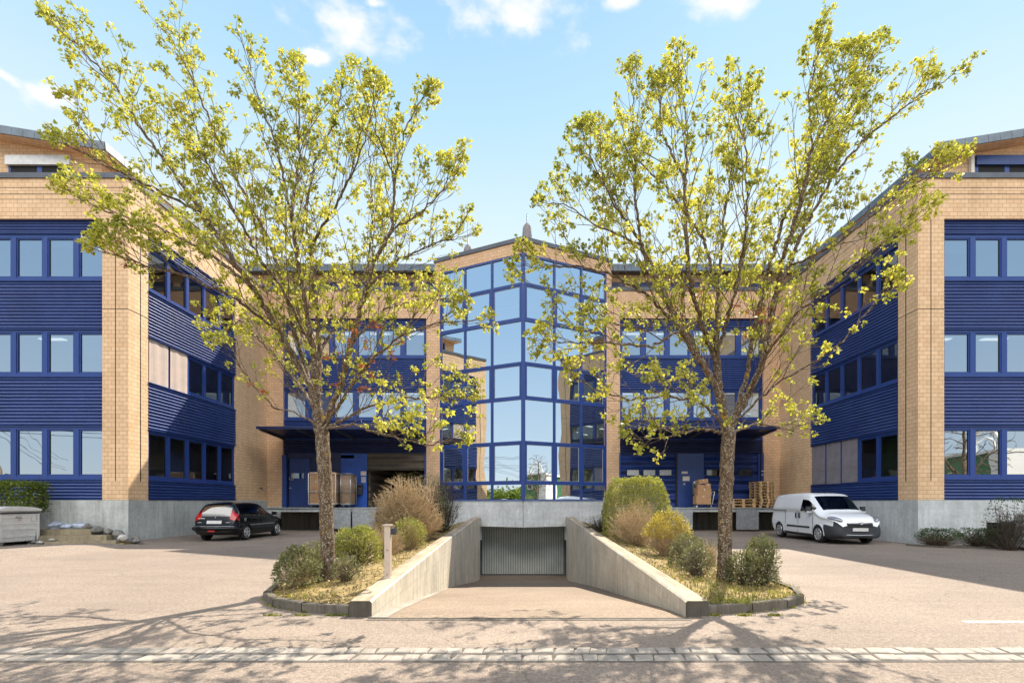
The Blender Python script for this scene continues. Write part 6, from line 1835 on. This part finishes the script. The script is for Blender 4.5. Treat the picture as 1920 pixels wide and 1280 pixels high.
# ------------------------------------------------------------------ what the glass reflects: the other side of the road
t = thing('green_shed','green shed with white gable end across the road, seen mirrored in tower glass','shed',(34,1,0), math.radians(8))
mb = MB(); mb.box(-3.5,3.5,-3,3,0,4.6); part('wall', mb, M['green_shed'], t, local=True)
mb = MB(); mb.box(-3.7,3.7,-3.2,3.2,4.6,4.85); part('roof', mb, M['white_wall'], t, local=True)
mb = MB(); mb.box(-3.62,-3.5,2.0,3.1,0,4.6); mb.box(-3.6,-1.9,3.0,3.12,0,4.6); part('gable_panel', mb, M['white_wall'], t, local=True)
mb = MB(); mb.box(-3.56,-3.5,-.2,.6,3.0,4.1); w_ = part('window', mb, M['white_wall'], t, local=True)
mb = MB(); mb.box(-3.58,-3.562,-.1,.5,3.1,4.0); part('pane', mb, M['plastic'], w_, local=True)
mb = MB(); mb.tube([(-2.5,-1.6+1.5*(1-math.cos(a)),4.8+1.6*math.sin(a)) for a in [math.pi*k/16 for k in range(17)]], .14, 8); mb.tube([(-2.5,-1.0+1.0*(1-math.cos(a)),4.8+1.0*math.sin(a)) for a in [math.pi*k/16 for k in range(17)]], .08, 8); part('roof_arch', mb, M['white_wall'], t, local=True)
t = thing('white_house','white house across the road, seen mirrored in tower glass','house',(30,-9,0), math.radians(8))
mb = MB(); mb.box(-3,3,-3,3,0,6.2); part('wall', mb, M['white_wall'], t, local=True)
mb = MB(); mb.hexa([(-3.3,-3.3,6.2),(3.3,-3.3,6.2),(3.3,3.3,6.2),(-3.3,3.3,6.2),(-3.3,-.1,8),(3.3,-.1,8),(3.3,.1,8),(-3.3,.1,8)]); part('roof', mb, M['zinc'], t, local=True)
t = thing('utility_pole','wooden utility pole with crossarm across the yard, seen mirrored in tower glass','pole',(-31,5.3,0))
mb = MB(); mb.tube([(0,0,-.1),(.05,0,7.2)], [.15,.11], 10); part('pole', mb, M['pole'], t, local=True)
mb = MB(); mb.tube([(-.1,-.8,6.7),(.1,.8,6.9)], .05, 6); part('crossarm', mb, M['pole'], t, local=True)
mb = MB()
for dz, dy in ((6.75,-.7),(6.85,.7),(5.9,0),(5.6,.1)):
    for (x1,y1) in ((-60,-30),(10,-14)):
        pts = []
        for k in range(13):
            f = k/12; pts.append((f*(x1+31), dy+f*(y1-5.3), dz-1.4*4*f*(1-f)*.35)); 
        mb.tube(pts, .018, 4)
part('cable', mb, M['black'], t, local=True)
def treeline():
    rng = np.random.default_rng(77); P = []; D = []; S = []
    for k in range(520):
        a = rng.uniform(-math.pi, 0.0)+rng.normal(0,.05)
        r = rng.uniform(62,105); x, y = r*math.cos(a)*1.25, r*math.sin(a)+6
        hh = rng.uniform(1.6,3.8)*(1+.5*math.sin(a*9)); ww = rng.uniform(2.2,4.5)
        for q in range(150):
            d = rng.normal(0,1,3); d /= np.linalg.norm(d); d[2] = abs(d[2])
            P.append((x+d[0]*ww, y+d[1]*ww, d[2]*hh*rng.uniform(.5,1))); D.append(d+rng.normal(0,.6,3)); S.append(rng.uniform(.5,1.1))
    o = np_obj('treeline', leaves('treeline', np.array(P), np.array(D), np.array(S), SIMPLE, [M['leaf_hedge']], None, rng)); kind(o, 'stuff')
treeline()
mb = MB(); mb.box(-60,8,-14.5,-14.3,0,1.1); mb.box(-42.3,-42,-14.3,14,0,1.1)
o = part('field_wall', mb, M['concrete_r'], None); tag(o, 'low pale wall along far side of the road, seen only in reflection', 'wall')
rng = np.random.default_rng(5)
shrub('bare_bush','loose yellow-green bush before the green shed, seen only in reflection','bush',(27.5,2.0,0),1.5,2.4,mats=('leaf_yel','twig'),n_twig=90,n_leaf=1800,lsize=.09,seed=61)
def bare_tree(c, h, r, seed, label):
    rng = np.random.default_rng(seed); t = thing('bare_tree', label, 'tree', c, 0)
    n = 900; A = []
    while len(A) < n:
        p = rng.uniform(-1,1,3)
        if np.linalg.norm(p) < 1 and np.linalg.norm(p) > .25: A.append((c[0]+p[0]*r, c[1]+p[1]*r, h*.62+p[2]*h*.4))
    limbs = [[c,(c[0]+.15,c[1],h*.18),(c[0]-.1,c[1]+.1,h*.36)],[(c[0]-.1,c[1]+.1,h*.36),(c[0]+.1,c[1],h*.6),(c[0],c[1],h*.85)],[(c[0]-.1,c[1]+.1,h*.36),(c[0]+r*.5,c[1]+.4,h*.6)],[(c[0]-.1,c[1]+.1,h*.36),(c[0]-r*.5,c[1]-.3,h*.62)]]
    pos, par = grow(limbs, np.array(A), .16, 1.4, .34, 60, .05, seed)
    mb, *_ = branch_mesh(pos, par, .17, .007, 10, 2.1, .3); part('trunk', mb, M['bark'], t)
bare_tree((26.2,5.0,0), 7.0, 2.3, 70, 'bare tree across the road, seen mirrored in the right wing windows')
bare_tree((24.0,-1.0,0), 6.5, 2.0, 71, 'slim bare tree before the white house, seen only in reflection')

# ------------------------------------------------------------------ sky, sun, camera
EL = math.radians(48.0); AZ = math.atan2(.461, .887)      # azimuth measured from +Y towards +X
W = bpy.data.worlds.new('World'); SC.world = W; W.use_nodes = True
nt = W.node_tree; nt.nodes.clear(); g = G(nt)
out = nt.nodes.new('ShaderNodeOutputWorld'); bg = nt.nodes.new('ShaderNodeBackground')
sky = nt.nodes.new('ShaderNodeTexSky'); sky.sky_type = 'NISHITA'; sky.sun_disc = False; sky.sun_elevation = EL; sky.sun_rotation = AZ
sky.altitude = 300; sky.air_density = 1.0; sky.dust_density = .6; sky.ozone_density = 2.0
tc = g.coord('Generated')
sp = g.n('ShaderNodeSeparateXYZ'); g.l(tc, sp.inputs[0])
SKY_STR = .12
SKYK = 4.5
zc = g.math('MAXIMUM', sp.outputs[2], .03)
pu = g.math('DIVIDE', sp.outputs[0], zc); pv = g.math('DIVIDE', sp.outputs[1], zc)
cv = g.n('ShaderNodeCombineXYZ'); g.l(pu, cv.inputs[0]); g.l(pv, cv.inputs[1])
n1 = g.noise(cv.outputs[0], 5.2, 9, .58); n2 = g.noise(cv.outputs[0], 17, 6, .6)
nn = g.math('ADD', g.math('MULTIPLY', n1, .8), g.math('MULTIPLY', n2, .2))
def blob(u, v, ru, rv):
    a = g.math('DIVIDE', g.math('SUBTRACT', pu, u), ru); b = g.math('DIVIDE', g.math('SUBTRACT', pv, v), rv)
    d = g.math('ADD', g.math('MULTIPLY', a, a), g.math('MULTIPLY', b, b))
    return g.math('SUBTRACT', 1.0, g.math('MINIMUM', g.math('SQRT', d), 1.6))
bl = None
for px, py, rx, ry in ((655,50,120,95),(965,30,140,100),(1345,-5,110,52),(1160,2,45,26),(75,180,62,36),(590,108,40,22),(5,140,30,60),(700,5,40,20)):
    dz = (PY-py)/F; u, v = (px-PX)/F/dz, 1/dz
    ru = rx/F/dz; rv = ry/F/dz/dz*1.0
    b = blob(u, v, ru, rv); bl = b if bl is None else g.math('MAXIMUM', bl, b)
front = g.math('MULTIPLY_ADD', g.math('SUBTRACT', nn, .5), 3.4, g.math('MULTIPLY', bl, .95))
cf = g.n('ShaderNodeMapRange', interpolation_type='SMOOTHSTEP'); g.l(front, cf.inputs[0]); cf.inputs[1].default_value = .08; cf.inputs[2].default_value = .80
# added bright cloud band behind the camera, out of view, lights the shaded fronts
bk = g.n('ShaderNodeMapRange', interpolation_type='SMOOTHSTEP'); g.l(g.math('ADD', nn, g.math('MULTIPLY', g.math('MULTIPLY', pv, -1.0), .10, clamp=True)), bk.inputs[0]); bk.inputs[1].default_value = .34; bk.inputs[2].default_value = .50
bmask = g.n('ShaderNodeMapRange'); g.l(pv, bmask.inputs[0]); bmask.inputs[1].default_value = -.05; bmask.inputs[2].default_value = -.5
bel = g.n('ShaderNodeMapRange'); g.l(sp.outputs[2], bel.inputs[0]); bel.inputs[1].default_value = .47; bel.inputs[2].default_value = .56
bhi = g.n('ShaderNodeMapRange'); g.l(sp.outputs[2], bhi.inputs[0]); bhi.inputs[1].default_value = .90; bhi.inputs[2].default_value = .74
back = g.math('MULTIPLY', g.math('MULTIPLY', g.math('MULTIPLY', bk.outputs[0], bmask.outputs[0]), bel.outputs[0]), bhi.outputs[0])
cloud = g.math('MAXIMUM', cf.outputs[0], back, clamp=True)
hz = g.n('ShaderNodeMapRange'); g.l(sp.outputs[2], hz.inputs[0]); hz.inputs[1].default_value = .62; hz.inputs[2].default_value = .0
grad = g.ramp(sp.outputs[2], [(0.0,(.93,.95,.96)),(.38,(.82,.92,.96)),(.50,(.68,.86,.95)),(.61,(.50,.76,.93)),(.73,(.37,.64,.90)),(.82,(.17,.36,.68)),(1.0,(.07,.18,.44))])
grad_b = g.ramp(sp.outputs[2], [(0.0,(.86,.90,.93)),(.10,(.72,.84,.93)),(.32,(.48,.68,.89)),(.60,(.33,.55,.82)),(.82,(.15,.33,.65)),(1.0,(.07,.18,.44))])
ybk = g.n('ShaderNodeMapRange', interpolation_type='SMOOTHSTEP'); g.l(sp.outputs[1], ybk.inputs[0]); ybk.inputs[1].default_value = .10; ybk.inputs[2].default_value = -.40
grad = g.mix(ybk.outputs[0], grad, grad_b)
SKYMIX = g.mix(.86, g.mix(1.0, sky.outputs[0], (.42,.46,.48), 'MULTIPLY'), g.mix(1.0, grad, (SKYK,SKYK,SKYK), 'MULTIPLY'))
BACK_FILL = (23.0,22.3,21.4)  # colour of the added fill cloud, far brighter than the visible clouds
ccol = g.mix(back, (4.2,4.15,4.1), BACK_FILL)
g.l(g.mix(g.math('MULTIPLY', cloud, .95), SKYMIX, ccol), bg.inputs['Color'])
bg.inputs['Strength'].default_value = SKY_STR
g.l(bg.outputs[0], out.inputs['Surface'])

sun = bpy.data.lights.new('sun','SUN'); sun.energy = 5.0; sun.angle = math.radians(.53); sun.color = (1.0,.90,.76)
so = bpy.data.objects.new('sun', sun); COL.objects.link(so)
d = Vector((math.sin(AZ)*math.cos(EL), math.cos(AZ)*math.cos(EL), math.sin(EL)))
so.rotation_euler = d.to_track_quat('Z','Y').to_euler(); so.location = (10,30,40)

cam = bpy.data.cameras.new('camera'); cam.sensor_width = 36; cam.lens = 36*F/1920
cam.shift_x = (960-PX)/1920; cam.shift_y = (PY-640)/1920; cam.clip_end = 3000; cam.clip_start = .05
co = bpy.data.objects.new('camera', cam); COL.objects.link(co); co.location = (0,0,CH); co.rotation_euler = (math.radians(90),0,0)
SC.camera = co
SC.view_settings.view_transform = 'Standard'; SC.view_settings.look = 'None'; SC.view_settings.exposure = 1.12; SC.view_settings.gamma = 1
SC.cycles.max_bounces = 10; SC.cycles.transparent_max_bounces = 12; SC.cycles.caustics_reflective = False; SC.cycles.caustics_refractive = False
